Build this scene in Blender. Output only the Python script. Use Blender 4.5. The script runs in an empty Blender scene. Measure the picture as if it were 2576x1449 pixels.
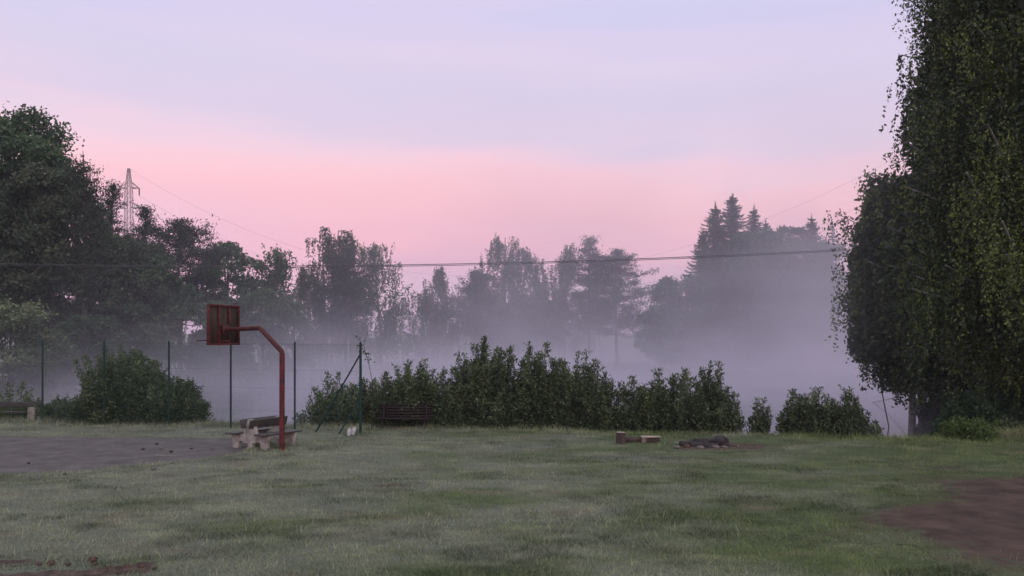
import bpy, math, random
import numpy as np
from mathutils import Vector, Matrix

# ------------------------------------------------------------------ camera, world, sun, exposure
SC = bpy.context.scene
COL = SC.collection
F2, CX, HY, CZ = 2022.0, 1288.0, 855.0, 3.0          # measured from the photograph (2576 px wide view)
cam_d = bpy.data.cameras.new("camera")
cam = bpy.data.objects.new("camera", cam_d); COL.objects.link(cam); SC.camera = cam
cam.location = (0, 0, CZ); cam.rotation_euler = (math.radians(90), 0, 0)
cam_d.sensor_width = 36.0; cam_d.lens = 36.0 * F2 / 2576.0
cam_d.shift_y = (HY - 724.5) / 2576.0
cam_d.clip_start = 0.1; cam_d.clip_end = 6000
SC.render.resolution_x = 1024; SC.render.resolution_y = 576
SC.render.engine = 'CYCLES'
SC.view_settings.view_transform = 'Standard'; SC.view_settings.look = 'None'
SC.view_settings.exposure = 0.0; SC.view_settings.gamma = 1.0
cy = SC.cycles
cy.max_bounces = 5; cy.diffuse_bounces = 2; cy.glossy_bounces = 2; cy.transmission_bounces = 3
cy.transparent_max_bounces = 6; cy.volume_bounces = 6
cy.volume_step_rate = 3.0; cy.volume_max_steps = 64
cy.use_denoising = True; cy.use_adaptive_sampling = True; cy.adaptive_threshold = 0.012
cy.caustics_reflective = False; cy.caustics_refractive = False

def s2l(c):
    return tuple(((v/255.0)/12.92 if v/255.0 <= 0.04045 else ((v/255.0+0.055)/1.055)**2.4) for v in c) + (1.0,)

def ramp(nt, stops, interp='LINEAR'):
    n = nt.nodes.new('ShaderNodeValToRGB'); n.color_ramp.interpolation = interp
    el = n.color_ramp.elements
    while len(el) > 1: el.remove(el[-1])
    el[0].position = stops[0][0]; el[0].color = stops[0][1]
    for p, c in stops[1:]:
        e = el.new(p); e.color = c
    return n

def math_node(nt, op, a, b=None, clamp=False):
    n = nt.nodes.new('ShaderNodeMath'); n.operation = op; n.use_clamp = clamp
    for i, v in enumerate((a, b)):
        if v is None: continue
        if isinstance(v, (int, float)): n.inputs[i].default_value = v
        else: nt.links.new(v, n.inputs[i])
    return n.outputs[0]

SUN_EL, SUN_AZ = math.radians(4), math.radians(150)
world = bpy.data.worlds.new("World"); SC.world = world; world.use_nodes = True
nt = world.node_tree; nt.nodes.clear()
wo = nt.nodes.new('ShaderNodeOutputWorld'); bg = nt.nodes.new('ShaderNodeBackground')
tc = nt.nodes.new('ShaderNodeTexCoord'); sep = nt.nodes.new('ShaderNodeSeparateXYZ')
nt.links.new(tc.outputs['Generated'], sep.inputs[0])
mp = nt.nodes.new('ShaderNodeMapping'); mp.inputs['Scale'].default_value = (1.2, 1.2, 7.0)
mp.inputs['Rotation'].default_value = (0, math.radians(3.5), 0)
nt.links.new(tc.outputs['Generated'], mp.inputs[0])
nz = nt.nodes.new('ShaderNodeTexNoise'); nz.inputs['Scale'].default_value = 1.7; nz.inputs['Detail'].default_value = 3; nz.inputs['Roughness'].default_value = 0.5
nt.links.new(mp.outputs[0], nz.inputs[0])
zz = math_node(nt, 'ADD', sep.outputs['Z'], math_node(nt, 'MULTIPLY', math_node(nt, 'MAXIMUM', sep.outputs['X'], -0.06), 0.085))
zz = math_node(nt, 'ADD', zz, math_node(nt, 'MULTIPLY', math_node(nt, 'SUBTRACT', nz.outputs[0], 0.5), 0.13))
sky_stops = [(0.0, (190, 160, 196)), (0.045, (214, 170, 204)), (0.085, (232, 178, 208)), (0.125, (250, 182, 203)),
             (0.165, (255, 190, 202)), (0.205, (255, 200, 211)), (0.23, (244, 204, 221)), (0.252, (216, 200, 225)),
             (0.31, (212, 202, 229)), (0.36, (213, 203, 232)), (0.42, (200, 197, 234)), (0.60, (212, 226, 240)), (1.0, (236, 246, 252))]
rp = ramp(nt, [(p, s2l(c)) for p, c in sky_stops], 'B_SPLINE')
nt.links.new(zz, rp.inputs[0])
# thin pink veils high up
mp2 = nt.nodes.new('ShaderNodeMapping'); mp2.inputs['Scale'].default_value = (0.9, 0.9, 11.0)
mp2.inputs['Rotation'].default_value = (0, math.radians(5), 0)
nt.links.new(tc.outputs['Generated'], mp2.inputs[0])
nz2 = nt.nodes.new('ShaderNodeTexNoise'); nz2.inputs['Scale'].default_value = 1.3; nz2.inputs['Detail'].default_value = 4
nt.links.new(mp2.outputs[0], nz2.inputs[0])
veil = ramp(nt, [(0.45, (0, 0, 0, 1)), (0.68, (1, 1, 1, 1))]); nt.links.new(nz2.outputs[0], veil.inputs[0])
mixv = nt.nodes.new('ShaderNodeMix'); mixv.data_type = 'RGBA'
nt.links.new(math_node(nt, 'MULTIPLY', veil.outputs[0], 0.38), mixv.inputs['Factor'])
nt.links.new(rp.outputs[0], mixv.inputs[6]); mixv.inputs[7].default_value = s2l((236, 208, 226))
sky = nt.nodes.new('ShaderNodeTexSky'); sky.sky_type = 'NISHITA'; sky.sun_disc = False
sky.sun_elevation = SUN_EL; sky.sun_rotation = SUN_AZ
skm = nt.nodes.new('ShaderNodeMix'); skm.data_type = 'RGBA'; skm.blend_type = 'ADD'
skm.inputs['Factor'].default_value = 0.02
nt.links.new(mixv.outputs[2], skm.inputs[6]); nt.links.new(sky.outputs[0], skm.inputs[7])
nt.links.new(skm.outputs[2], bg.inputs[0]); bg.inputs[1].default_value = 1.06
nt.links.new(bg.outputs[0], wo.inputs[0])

sd = bpy.data.lights.new("sun", 'SUN'); sd.energy = 0.6; sd.angle = math.radians(25); sd.color = (1.0, 0.93, 0.86)
so = bpy.data.objects.new("sun", sd); COL.objects.link(so)
_dir = Vector((math.sin(SUN_AZ)*math.cos(math.radians(25)), math.cos(SUN_AZ)*math.cos(math.radians(25)), math.sin(math.radians(25))))
so.rotation_euler = _dir.to_track_quat('Z', 'Y').to_euler(); so.location = (10, -20, 30)

# ------------------------------------------------------------------ helpers
def X(px, d): return (px - CX) * d / F2
def Z(py, d): return CZ + (HY - py) * d / F2
def unit(a): return a / np.maximum(np.linalg.norm(a, axis=-1, keepdims=True), 1e-9)

class MB:
    def __init__(s): s.V = []; s.F = []; s.T = []; s.n = 0
    def add(s, V, F, tone=None):
        V = np.asarray(V, dtype=np.float64).reshape(-1, 3); F = np.asarray(F, dtype=np.int64)
        if len(F) == 0: return
        s.V.append(V); s.F.append(F + s.n); s.n += len(V)
        s.T.append(np.full(len(F), 0.5) if tone is None else np.broadcast_to(np.asarray(tone, dtype=float), (len(F),)))
    def tube(s, P, R, n=6, cap=True, tone=None):
        P = np.asarray(P, float); m = len(P); R = np.broadcast_to(np.asarray(R, float), (m,))
        T = unit(np.gradient(P, axis=0)); ref = np.array([0.13, 0.21, 1.0]) if abs(T[0][2]) < 0.9 else np.array([1.0, 0.1, 0.05])
        A = unit(np.cross(T, ref)); B = np.cross(T, A)
        th = np.arange(n) * 2*math.pi/n
        V = P[:, None, :] + R[:, None, None]*(A[:, None, :]*np.cos(th)[None, :, None] + B[:, None, :]*np.sin(th)[None, :, None])
        i = np.arange(m-1)[:, None]*n; j = np.arange(n)[None, :]; k = (j+1) % n
        F = np.stack([i+j, i+k, i+n+k, i+n+j], -1).reshape(-1, 4)
        s.add(V, F, tone)
        if cap:
            s.add(V[0], [list(range(n))[::-1]], tone); s.add(V[-1], [list(range(n))], tone)
    def box(s, c, size, rot=None, tone=None, jit=0.0, rng=None):
        q = np.array([[x, y, z] for x in (-.5, .5) for y in (-.5, .5) for z in (-.5, .5)]) * np.array(size)
        if jit: q = q + rng.uniform(-jit, jit, q.shape)
        if rot is not None: q = q @ np.asarray(rot).T
        s.add(q + np.array(c), [[0, 1, 3, 2], [4, 6, 7, 5], [0, 4, 5, 1], [2, 3, 7, 6], [0, 2, 6, 4], [1, 5, 7, 3]], tone)
    def build(s, name, mat, parent=None, smooth=False, bevel=0.0):
        me = bpy.data.meshes.new(name)
        V = np.concatenate(s.V); nv = len(V)
        me.vertices.add(nv); me.vertices.foreach_set('co', V.astype(np.float32).ravel())
        tot = np.concatenate([np.full(len(f), f.shape[1]) for f in s.F])
        loops = np.concatenate([f.ravel() for f in s.F])
        me.loops.add(len(loops)); me.loops.foreach_set('vertex_index', loops.astype(np.int32))
        me.polygons.add(len(tot)); st = np.concatenate([[0], np.cumsum(tot)[:-1]])
        me.polygons.foreach_set('loop_start', st.astype(np.int32)); me.polygons.foreach_set('loop_total', tot.astype(np.int32))
        if smooth: me.polygons.foreach_set('use_smooth', np.ones(len(tot), dtype=bool))
        a = me.attributes.new('tone', 'FLOAT', 'FACE'); a.data.foreach_set('value', np.concatenate(s.T).astype(np.float32))
        me.update(calc_edges=True); me.materials.append(mat)
        o = bpy.data.objects.new(name, me); COL.objects.link(o)
        if parent is not None: o.parent = parent
        if bevel:
            b = o.modifiers.new('bevel', 'BEVEL'); b.width = bevel; b.segments = 2; b.limit_method = 'ANGLE'
        return o

def empty(name, loc, label, cat, group=None, rz=0.0):
    o = bpy.data.objects.new(name, None); COL.objects.link(o); o.location = loc; o.rotation_euler = (0, 0, rz)
    o.empty_display_size = 0.3
    return tag(o, label, cat, group)
def tag(o, label=None, cat=None, group=None, kind=None):
    if label: o['label'] = label
    if cat: o['category'] = cat
    if group: o['group'] = group
    if kind: o['kind'] = kind
    return o

def rotz(a):
    c, s = math.cos(a), math.sin(a); return np.array([[c, -s, 0], [s, c, 0], [0, 0, 1.0]])

# value noise on numpy arrays
_rs = np.random.RandomState(5); _tab = _rs.rand(256, 256)
def vnoise(x, y, sc, off=0):
    x = np.asarray(x, float)/sc + off*17.3; y = np.asarray(y, float)/sc + off*9.7
    xi = np.floor(x).astype(int); yi = np.floor(y).astype(int); fx = x-xi; fy = y-yi
    fx = fx*fx*(3-2*fx); fy = fy*fy*(3-2*fy)
    g = lambda a, b: _tab[a % 256, b % 256]
    return (g(xi, yi)*(1-fx)+g(xi+1, yi)*fx)*(1-fy) + (g(xi, yi+1)*(1-fx)+g(xi+1, yi+1)*fx)*fy
def fbm(x, y, sc, off=0, o=3):
    r = 0; a = .5; t = 0
    for i in range(o): r = r + a*vnoise(x, y, sc/2**i, off+i); t += a; a *= .5
    return r/t

# ------------------------------------------------------------------ materials
def mat_base(name):
    m = bpy.data.materials.new(name); m.use_nodes = True; nt = m.node_tree; nt.nodes.clear()
    out = nt.nodes.new('ShaderNodeOutputMaterial'); return m, nt, out

def mat_leaf(name, dark, mid, light, transl=0.25, rough=0.55):
    m, nt, out = mat_base(name)
    at = nt.nodes.new('ShaderNodeAttribute'); at.attribute_name = 'tone'
    r = ramp(nt, [(0.0, dark+(1,)), (0.5, mid+(1,)), (1.0, light+(1,))]); nt.links.new(at.outputs['Fac'], r.inputs[0])
    p = nt.nodes.new('ShaderNodeBsdfPrincipled'); p.inputs['Roughness'].default_value = rough
    p.inputs['Specular IOR Level'].default_value = 0.35
    nt.links.new(r.outputs[0], p.inputs['Base Color'])
    t = nt.nodes.new('ShaderNodeBsdfTranslucent'); nt.links.new(r.outputs[0], t.inputs[0])
    mx = nt.nodes.new('ShaderNodeMixShader'); mx.inputs[0].default_value = transl
    nt.links.new(p.outputs[0], mx.inputs[1]); nt.links.new(t.outputs[0], mx.inputs[2]); nt.links.new(mx.outputs[0], out.inputs[0])
    return m

def mat_noise(name, cols, scale=4.0, rough=0.85, stretch=(1, 1, 1), detail=6, bump=0.0, bscale=None, spec=0.3, metal=0.0, lo=.3, hi=.7):
    m, nt, out = mat_base(name)
    tc = nt.nodes.new('ShaderNodeTexCoord'); mp = nt.nodes.new('ShaderNodeMapping'); mp.inputs['Scale'].default_value = stretch
    nt.links.new(tc.outputs['Object'], mp.inputs[0])
    n = nt.nodes.new('ShaderNodeTexNoise'); n.inputs['Scale'].default_value = scale; n.inputs['Detail'].default_value = detail
    n.inputs['Roughness'].default_value = 0.62
    nt.links.new(mp.outputs[0], n.inputs[0])
    k = len(cols); r = ramp(nt, [(lo+(hi-lo)*i/(k-1), tuple(c)+(1,)) for i, c in enumerate(cols)])
    nt.links.new(n.outputs[0], r.inputs[0])
    p = nt.nodes.new('ShaderNodeBsdfPrincipled'); p.inputs['Roughness'].default_value = rough
    p.inputs['Specular IOR Level'].default_value = spec; p.inputs['Metallic'].default_value = metal
    nt.links.new(r.outputs[0], p.inputs['Base Color'])
    if bump:
        b = nt.nodes.new('ShaderNodeBump'); b.inputs['Strength'].default_value = 1.0; b.inputs['Distance'].default_value = bump
        n2 = nt.nodes.new('ShaderNodeTexNoise'); n2.inputs['Scale'].default_value = bscale or scale*3; n2.inputs['Detail'].default_value = 5
        nt.links.new(mp.outputs[0], n2.inputs[0]); nt.links.new(n2.outputs[0], b.inputs['Height']); nt.links.new(b.outputs[0], p.inputs['Normal'])
    nt.links.new(p.outputs[0], out.inputs[0])
    return m

M = {}
M['leaf_dark'] = mat_leaf('leaf_dark', (.022, .048, .024), (.048, .092, .042), (.11, .17, .065))
M['leaf_brown'] = mat_leaf('leaf_brown', (.030, .044, .026), (.060, .080, .046), (.11, .13, .065))
M['leaf_birch'] = mat_leaf('leaf_birch', (.030, .040, .020), (.052, .068, .028), (.10, .125, .04))
M['leaf_near'] = mat_leaf('leaf_near', (.018, .030, .014), (.044, .066, .024), (.18, .23, .05))
M['needle'] = mat_leaf('needle', (.014, .024, .018), (.026, .038, .024), (.045, .060, .034), 0.08)
M['leaf_shrub'] = mat_leaf('leaf_shrub', (.024, .046, .022), (.070, .104, .046), (.24, .28, .15))
M['leaf_bright'] = mat_leaf('leaf_bright', (.040, .070, .016), (.075, .120, .025), (.14, .20, .05))
M['bark'] = mat_noise('bark', [(.03, .026, .022), (.07, .06, .05)], 6, stretch=(1, 1, .3), bump=.02)
M['bark_birch'] = mat_noise('bark_birch', [(.03, .028, .026), (.20, .19, .18), (.34, .32, .30)], 3, stretch=(1, 1, 2.5), bump=.01)
M['twig'] = mat_noise('twig', [(.025, .02, .016), (.06, .045, .035)], 6)
M['red_paint'] = mat_noise('red_paint', [(.045, .018, .013), (.10, .014, .016), (.15, .026, .026)], 7, rough=.5, bump=.004, lo=.38, hi=.6)
M['red_rust'] = mat_noise('red_rust', [(.035, .012, .011), (.075, .016, .018), (.11, .032, .032)], 7, rough=.62, bump=.003)
M['board'] = mat_noise('board_back', [(.018, .010, .008), (.05, .03, .022), (.085, .06, .05)], 2.2, rough=.8, stretch=(6, 6, .5), bump=.004)
M['fence_paint'] = mat_noise('fence_paint', [(.004, .022, .022), (.006, .045, .036)], 8, rough=.5)
M['wire'] = mat_noise('wire', [(.02, .06, .05), (.05, .09, .08)], 8, rough=.5)
M['concrete'] = mat_noise('concrete', [(.16, .14, .12), (.34, .31, .28), (.46, .42, .38)], 5, bump=.006, rough=.9)
M['plank'] = mat_noise('plank', [(.015, .012, .012), (.05, .04, .038), (.10, .085, .08)], 4, stretch=(1, 6, 6), bump=.004, rough=.55, spec=.5)
M['bench_red'] = mat_noise('bench_red', [(.012, .006, .007), (.030, .012, .014)], 5, stretch=(.5, 4, 4), bump=.003, rough=.6)
M['galv'] = mat_noise('galvanised', [(.13, .13, .14), (.22, .22, .23)], 3, rough=.5, metal=.3)
M['cable'] = mat_noise('cable', [(.03, .03, .032), (.06, .06, .06)], 3, rough=.5)
M['white_plastic'] = mat_noise('white_plastic', [(.30, .29, .31), (.52, .50, .53)], 14, rough=.45)
M['cut_wood'] = mat_noise('cut_wood', [(.28, .22, .18), (.46, .38, .32)], 9, rough=.8)
M['log_bark'] = mat_noise('log_bark', [(.04, .026, .026), (.10, .066, .06)], 8, stretch=(1, 1, .4), bump=.012)
M['char'] = mat_noise('char', [(.010, .009, .010), (.035, .028, .030), (.07, .055, .055)], 9, bump=.012, rough=.8)
M['clod'] = mat_noise('clod', [(.04, .024, .018), (.09, .052, .04), (.15, .09, .07)], 6, bump=.02, bscale=24)
M['stone'] = mat_noise('stone', [(.10, .085, .08), (.22, .18, .165)], 12, bump=.004)
M['court0'] = mat_noise('court_gravel', [(.085, .068, .072), (.13, .105, .112), (.19, .16, .165)], 1.6, bump=.012, bscale=38, detail=12, lo=.34, hi=.66)
M['dirt0'] = mat_noise('dirt', [(.040, .030, .030), (.070, .050, .048), (.12, .085, .075)], 1.3, bump=.02, bscale=18, detail=12, lo=.34, hi=.68)
M['line'] = mat_noise('worn_paint', [(.19, .17, .13), (.42, .40, .30)], 9, rough=.8)
M['shed'] = mat_noise('shed_wall', [(.5, .5, .5), (.62, .6, .6)], 2)
M['roof'] = mat_noise('roof_sheet', [(.12, .12, .13), (.2, .2, .2)], 3)

def grass_color_nodes(nt, tone_out=None):
    tc = nt.nodes.new('ShaderNodeTexCoord')
    def noise(sc, st=(1, 1, 1), det=4):
        mp = nt.nodes.new('ShaderNodeMapping'); mp.inputs['Scale'].default_value = st; nt.links.new(tc.outputs['Object'], mp.inputs[0])
        n = nt.nodes.new('ShaderNodeTexNoise'); n.inputs['Scale'].default_value = sc; n.inputs['Detail'].default_value = det
        nt.links.new(mp.outputs[0], n.inputs[0]); return n.outputs[0]
    def mix(f, a, b):
        n = nt.nodes.new('ShaderNodeMix'); n.data_type = 'RGBA'; nt.links.new(f, n.inputs['Factor'])
        for v, s in ((a, 6), (b, 7)):
            if isinstance(v, tuple): n.inputs[s].default_value = v
            else: nt.links.new(v, n.inputs[s])
        return n.outputs[2]
    sx = nt.nodes.new('ShaderNodeSeparateXYZ'); nt.links.new(tc.outputs['Object'], sx.inputs[0])
    # dew lies thick on the open middle of the lawn and is missing towards the tree on the right
    dew = math_node(nt, 'MULTIPLY', math_node(nt, 'ADD', noise(.35, (1, 1.6, 1), 5), math_node(nt, 'MULTIPLY', sx.outputs[0], -.018)), 1.0)
    r1 = ramp(nt, [(.34, (0, 0, 0, 1)), (.58, (1, 1, 1, 1))]); nt.links.new(dew, r1.inputs[0])
    green = mix(noise(.9, (1, 1.5, 1), 5), (.075, .110, .044, 1), (.155, .185, .080, 1))
    c = mix(math_node(nt, 'MULTIPLY', r1.outputs[0], .78), green, (.235, .245, .195, 1))
    r2 = ramp(nt, [(.56, (0, 0, 0, 1)), (.72, (1, 1, 1, 1))]); nt.links.new(noise(.55, (1, 1.8, 1), 6), r2.inputs[0])
    c = mix(math_node(nt, 'MULTIPLY', r2.outputs[0], .6), c, (.21, .17, .13, 1))
    return c

def mat_grass(name, blades):
    m, nt, out = mat_base(name)
    c = grass_color_nodes(nt)
    if blades:
        at = nt.nodes.new('ShaderNodeAttribute'); at.attribute_name = 'tone'
        mu = nt.nodes.new('ShaderNodeMix'); mu.data_type = 'RGBA'; mu.blend_type = 'MULTIPLY'; mu.inputs['Factor'].default_value = 1
        rr = ramp(nt, [(0, (.34, .38, .32, 1)), (.5, (1.02, 1.04, .96, 1)), (1, (2.1, 2.0, 1.7, 1))]); nt.links.new(at.outputs['Fac'], rr.inputs[0])
        nt.links.new(c, mu.inputs[6]); nt.links.new(rr.outputs[0], mu.inputs[7]); c = mu.outputs[2]
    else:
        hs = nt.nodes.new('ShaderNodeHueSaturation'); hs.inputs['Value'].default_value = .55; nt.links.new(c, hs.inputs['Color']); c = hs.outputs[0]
    p = nt.nodes.new('ShaderNodeBsdfPrincipled'); p.inputs['Roughness'].default_value = .7; p.inputs['Specular IOR Level'].default_value = .25
    nt.links.new(c, p.inputs['Base Color'])
    nt.links.new(p.outputs[0], out.inputs[0])
    return m
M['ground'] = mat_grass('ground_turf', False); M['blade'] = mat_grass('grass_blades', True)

# ------------------------------------------------------------------ terrain
LAKE_Z = -1.5
def edge_y(x):
    x = np.asarray(x, float); return 27.0 - .13*x - .05*np.maximum(0, x) + .35*(vnoise(x, x*0, 3.0, 7)-.5)
near = [(x, float(27.0-.13*x-.05*max(0, x))+2.6) for x in (12.5, 9, 5, 0, -5, -10, -16, -24, -34)]
LAKE = near + [(-50, 48), (-58, 62), (-50, 74), (-40, 79), (-31, 85), (-21, 98), (-8, 112), (0, 121), (10, 117), (20, 100), (29, 90), (34, 74), (29, 58), (23, 44), (18, 34), (14.5, 29)]
def poly_sd(x, y, poly):
    """signed distance, positive inside"""
    x = np.asarray(x, float); y = np.asarray(y, float); d = np.full(x.shape, 1e9); ins = np.zeros(x.shape, bool); n = len(poly)
    for i in range(n):
        ax, ay = poly[i]; bx, by = poly[(i+1) % n]
        ex, ey = bx-ax, by-ay; t = np.clip(((x-ax)*ex+(y-ay)*ey)/(ex*ex+ey*ey), 0, 1)
        d = np.minimum(d, np.hypot(x-ax-t*ex, y-ay-t*ey))
        c = ((ay > y) != (by > y)) & (x < (bx-ax)*(y-ay)/((by-ay) if by != ay else 1e-9)+ax); ins ^= c
    return np.where(ins, d, -d)
COURT = [(-24, 17.0), (-13.8, 17.3), (-11.3, 17.9), (-9.4, 18.9), (-7.9, 20.1), (-7.15, 21.4), (-7.5, 23.2), (-8.5, 24.2), (-10.5, 24.6), (-14, 24.9), (-18, 25.2), (-26, 25.6)]
DIRT = [(20, 10.2), (6.6, 10.3), (6.0, 10.8), (5.9, 12.5), (6.0, 13.3), (7.0, 14.6), (7.8, 15.4), (9.0, 17.2), (12, 17.8), (20, 18)]
def H(x, y):
    x = np.asarray(x, float); y = np.asarray(y, float)
    sd = poly_sd(x, y, LAKE) + 1.2*(vnoise(x, y, 4.0, 3)-.5)
    t = np.clip((y-34)/22, 0, 1)
    land = -0.75*t + .03*np.maximum(0, y-110)*.3
    land = land + .10*(fbm(x, y, 3.0, 1)-.5)
    land = land + np.where(y < 32, .07*(np.clip(fbm(x, y*1.5, 1.1, 12, 3), .3, 1)-.5), 0)
    k = np.clip((sd + 2.6)/2.6, 0, 1); k = k*k*(3-2*k)
    z = land*(1-k) + (LAKE_Z-.02)*k
    z = np.where(sd > 0, LAKE_Z - .05 - np.minimum(1.5, sd*.5), z)
    flat = np.clip(poly_sd(x, y, COURT)*1.5+.6, 0, 1)
    z = np.where(y < 30, z*(1-flat) + (-.02)*flat, z)
    return z

def axis_pts(lo, hi, f0, f1, fine, grow=1.12):
    p = list(np.arange(f0, f1+1e-6, fine)); s = fine; v = p[-1]
    while v < hi: s = s*grow; v += s; p.append(v)
    s = fine; v = f0; q = []
    while v > lo: s = s*grow; v -= s; q.append(v)
    return np.array(q[::-1]+p)
gx = axis_pts(-2500, 2500, -26, 22, .16); gy = axis_pts(-60, 3000, 7, 33, .14, 1.06)
GX, GY = np.meshgrid(gx, gy); GZ = H(GX, GY)
m = MB(); ny, nx = GX.shape; idx = np.arange(ny*nx).reshape(ny, nx)
F = np.stack([idx[:-1, :-1], idx[:-1, 1:], idx[1:, 1:], idx[1:, :-1]], -1).reshape(-1, 4)
m.add(np.stack([GX, GY, GZ], -1), F)
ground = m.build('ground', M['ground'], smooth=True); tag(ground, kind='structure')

def blend_mat(name, cols, scale, bscale, bump, lo=.34, hi=.66, width=.22):
    m, nt, out = mat_base(name); g = grass_color_nodes(nt); tc = nt.nodes.new('ShaderNodeTexCoord')
    hs = nt.nodes.new('ShaderNodeHueSaturation'); hs.inputs['Value'].default_value = .55; nt.links.new(g, hs.inputs['Color'])
    n = nt.nodes.new('ShaderNodeTexNoise'); n.inputs['Scale'].default_value = scale; n.inputs['Detail'].default_value = 12; n.inputs['Roughness'].default_value = .68
    nt.links.new(tc.outputs['Object'], n.inputs[0]); k = len(cols)
    r = ramp(nt, [(lo+(hi-lo)*i/(k-1), tuple(c)+(1,)) for i, c in enumerate(cols)]); nt.links.new(n.outputs[0], r.inputs[0])
    at = nt.nodes.new('ShaderNodeAttribute'); at.attribute_name = 'inside'
    n3 = nt.nodes.new('ShaderNodeTexNoise'); n3.inputs['Scale'].default_value = 3.5; n3.inputs['Detail'].default_value = 6; nt.links.new(tc.outputs['Object'], n3.inputs[0])
    f = math_node(nt, 'ADD', at.outputs['Fac'], math_node(nt, 'MULTIPLY', math_node(nt, 'SUBTRACT', n3.outputs[0], .5), width*2.5))
    mrn = nt.nodes.new('ShaderNodeMapRange'); nt.links.new(f, mrn.inputs[0]); mrn.inputs[1].default_value = -width*.5; mrn.inputs[2].default_value = width*.5
    mx = nt.nodes.new('ShaderNodeMix'); mx.data_type = 'RGBA'; nt.links.new(mrn.outputs[0], mx.inputs['Factor']); nt.links.new(hs.outputs[0], mx.inputs[6]); nt.links.new(r.outputs[0], mx.inputs[7])
    p = nt.nodes.new('ShaderNodeBsdfPrincipled'); p.inputs['Roughness'].default_value = .9; p.inputs['Specular IOR Level'].default_value = .2; nt.links.new(mx.outputs[2], p.inputs['Base Color'])
    b = nt.nodes.new('ShaderNodeBump'); b.inputs['Strength'].default_value = 1.0; b.inputs['Distance'].default_value = bump
    n2 = nt.nodes.new('ShaderNodeTexNoise'); n2.inputs['Scale'].default_value = bscale; n2.inputs['Detail'].default_value = 6
    nt.links.new(tc.outputs['Object'], n2.inputs[0]); nt.links.new(n2.outputs[0], b.inputs['Height']); nt.links.new(b.outputs[0], p.inputs['Normal'])
    nt.links.new(p.outputs[0], out.inputs[0]); return m
M['court'] = blend_mat('court_gravel', [(.080, .066, .065), (.112, .094, .093), (.150, .128, .126)], 1.7, 26, .02)
M['dirt'] = blend_mat('dirt', [(.042, .025, .021), (.072, .044, .036), (.105, .066, .052)], 1.5, 14, .03, width=.9)
M['soil'] = blend_mat('soil', [(.030, .021, .018), (.080, .054, .044), (.14, .095, .078)], 7, 20, .03, width=.10)
def patch(name, poly, mat, lift, step, rough, label=None, amp=.012, jag=.5):
    xs = [p[0] for p in poly]; ys = [p[1] for p in poly]
    ax = np.arange(min(xs)-.5, max(xs)+.5, step); ay = np.arange(min(ys)-.5, max(ys)+.5, step)
    A, B = np.meshgrid(ax, ay); sd = poly_sd(A, B, poly) + jag*(fbm(A, B, rough, 4, 4)-.5)*2
    Zp = H(A, B) + lift + amp*fbm(A, B, .35, 6, 3)*np.clip(sd*6, 0, 1)
    ny, nx = A.shape; idx = np.arange(ny*nx).reshape(ny, nx)
    F = np.stack([idx[:-1, :-1], idx[:-1, 1:], idx[1:, 1:], idx[1:, :-1]], -1).reshape(-1, 4)
    ext = .45 if amp < .055 else .10
    keep = (sd.ravel()[F] > -ext).all(1); F = F[keep]
    u, inv = np.unique(F, return_inverse=True)
    m = MB(); m.add(np.stack([A, B, Zp], -1).reshape(-1, 3)[u], inv.reshape(F.shape))
    o = m.build(name, mat, smooth=True); at = o.data.attributes.new('inside', 'FLOAT', 'POINT'); at.data.foreach_set('value', sd.ravel()[u].astype(np.float32)); return tag(o, kind='structure')
patch('gravel_court', COURT, M['court'], .010, .07, 1.6, jag=.35)
patch('dirt_ground', DIRT, M['dirt'], .010, .07, 2.2, amp=.05, jag=.9)
patch('bare_bank', [(14.2, 24.2), (15.2, 25.8), (17, 27.2), (21, 27.4), (21, 24.2)], M['soil'], .010, .1, 1.5, amp=.12)
patch('soil_patch', [(-7.9, 10.75), (-7.3, 11.05), (-6.45, 11.0), (-6.5, 10.7), (-7.2, 10.6)], M['soil'], .010, .025, .5, amp=.075, jag=.26)
patch('soil_patch', [(-6.9, 10.1), (-6.2, 10.35), (-5.5, 10.55), (-4.75, 10.7), (-4.75, 10.45), (-5.3, 10.2), (-5.5, 9.9), (-6.4, 9.8)], M['soil'], .010, .025, .5, amp=.085, jag=.34)
patch('soil_patch', [(-2.9, 16.3), (-2.6, 16.6), (-2.15, 16.55), (-2.1, 16.35), (-2.5, 16.2)], M['soil'], .010, .03, .5, amp=.04, jag=.15)
# ash and scorched soil round the fire place, 3 m wide
patch('scorched_soil', [(4.5, 22.0), (5.0, 23.0), (6.3, 23.3), (7.4, 23.0), (7.0, 22.1), (5.8, 21.8)], M['soil'], .010, .05, .7, amp=.05, jag=.3)
# worn painted arc on the court
m = MB(); th = np.linspace(-2.3, -.85, 16); cxp, cyp = X(425, 20.9), 21.25
for i in range(15):
    r0, r1 = .40, .46
    P = [(cxp+1.25*r0*math.cos(th[i]), cyp+r0*math.sin(th[i])), (cxp+1.25*r1*math.cos(th[i]), cyp+r1*math.sin(th[i])), (cxp+1.25*r1*math.cos(th[i+1]), cyp+r1*math.sin(th[i+1])), (cxp+1.25*r0*math.cos(th[i+1]), cyp+r0*math.sin(th[i+1]))]
    m.add([(a, b, float(H(a, b))+.026) for a, b in P], [[0, 1, 2, 3]])
tag(m.build('painted_line', M['line']), kind='structure')

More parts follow.
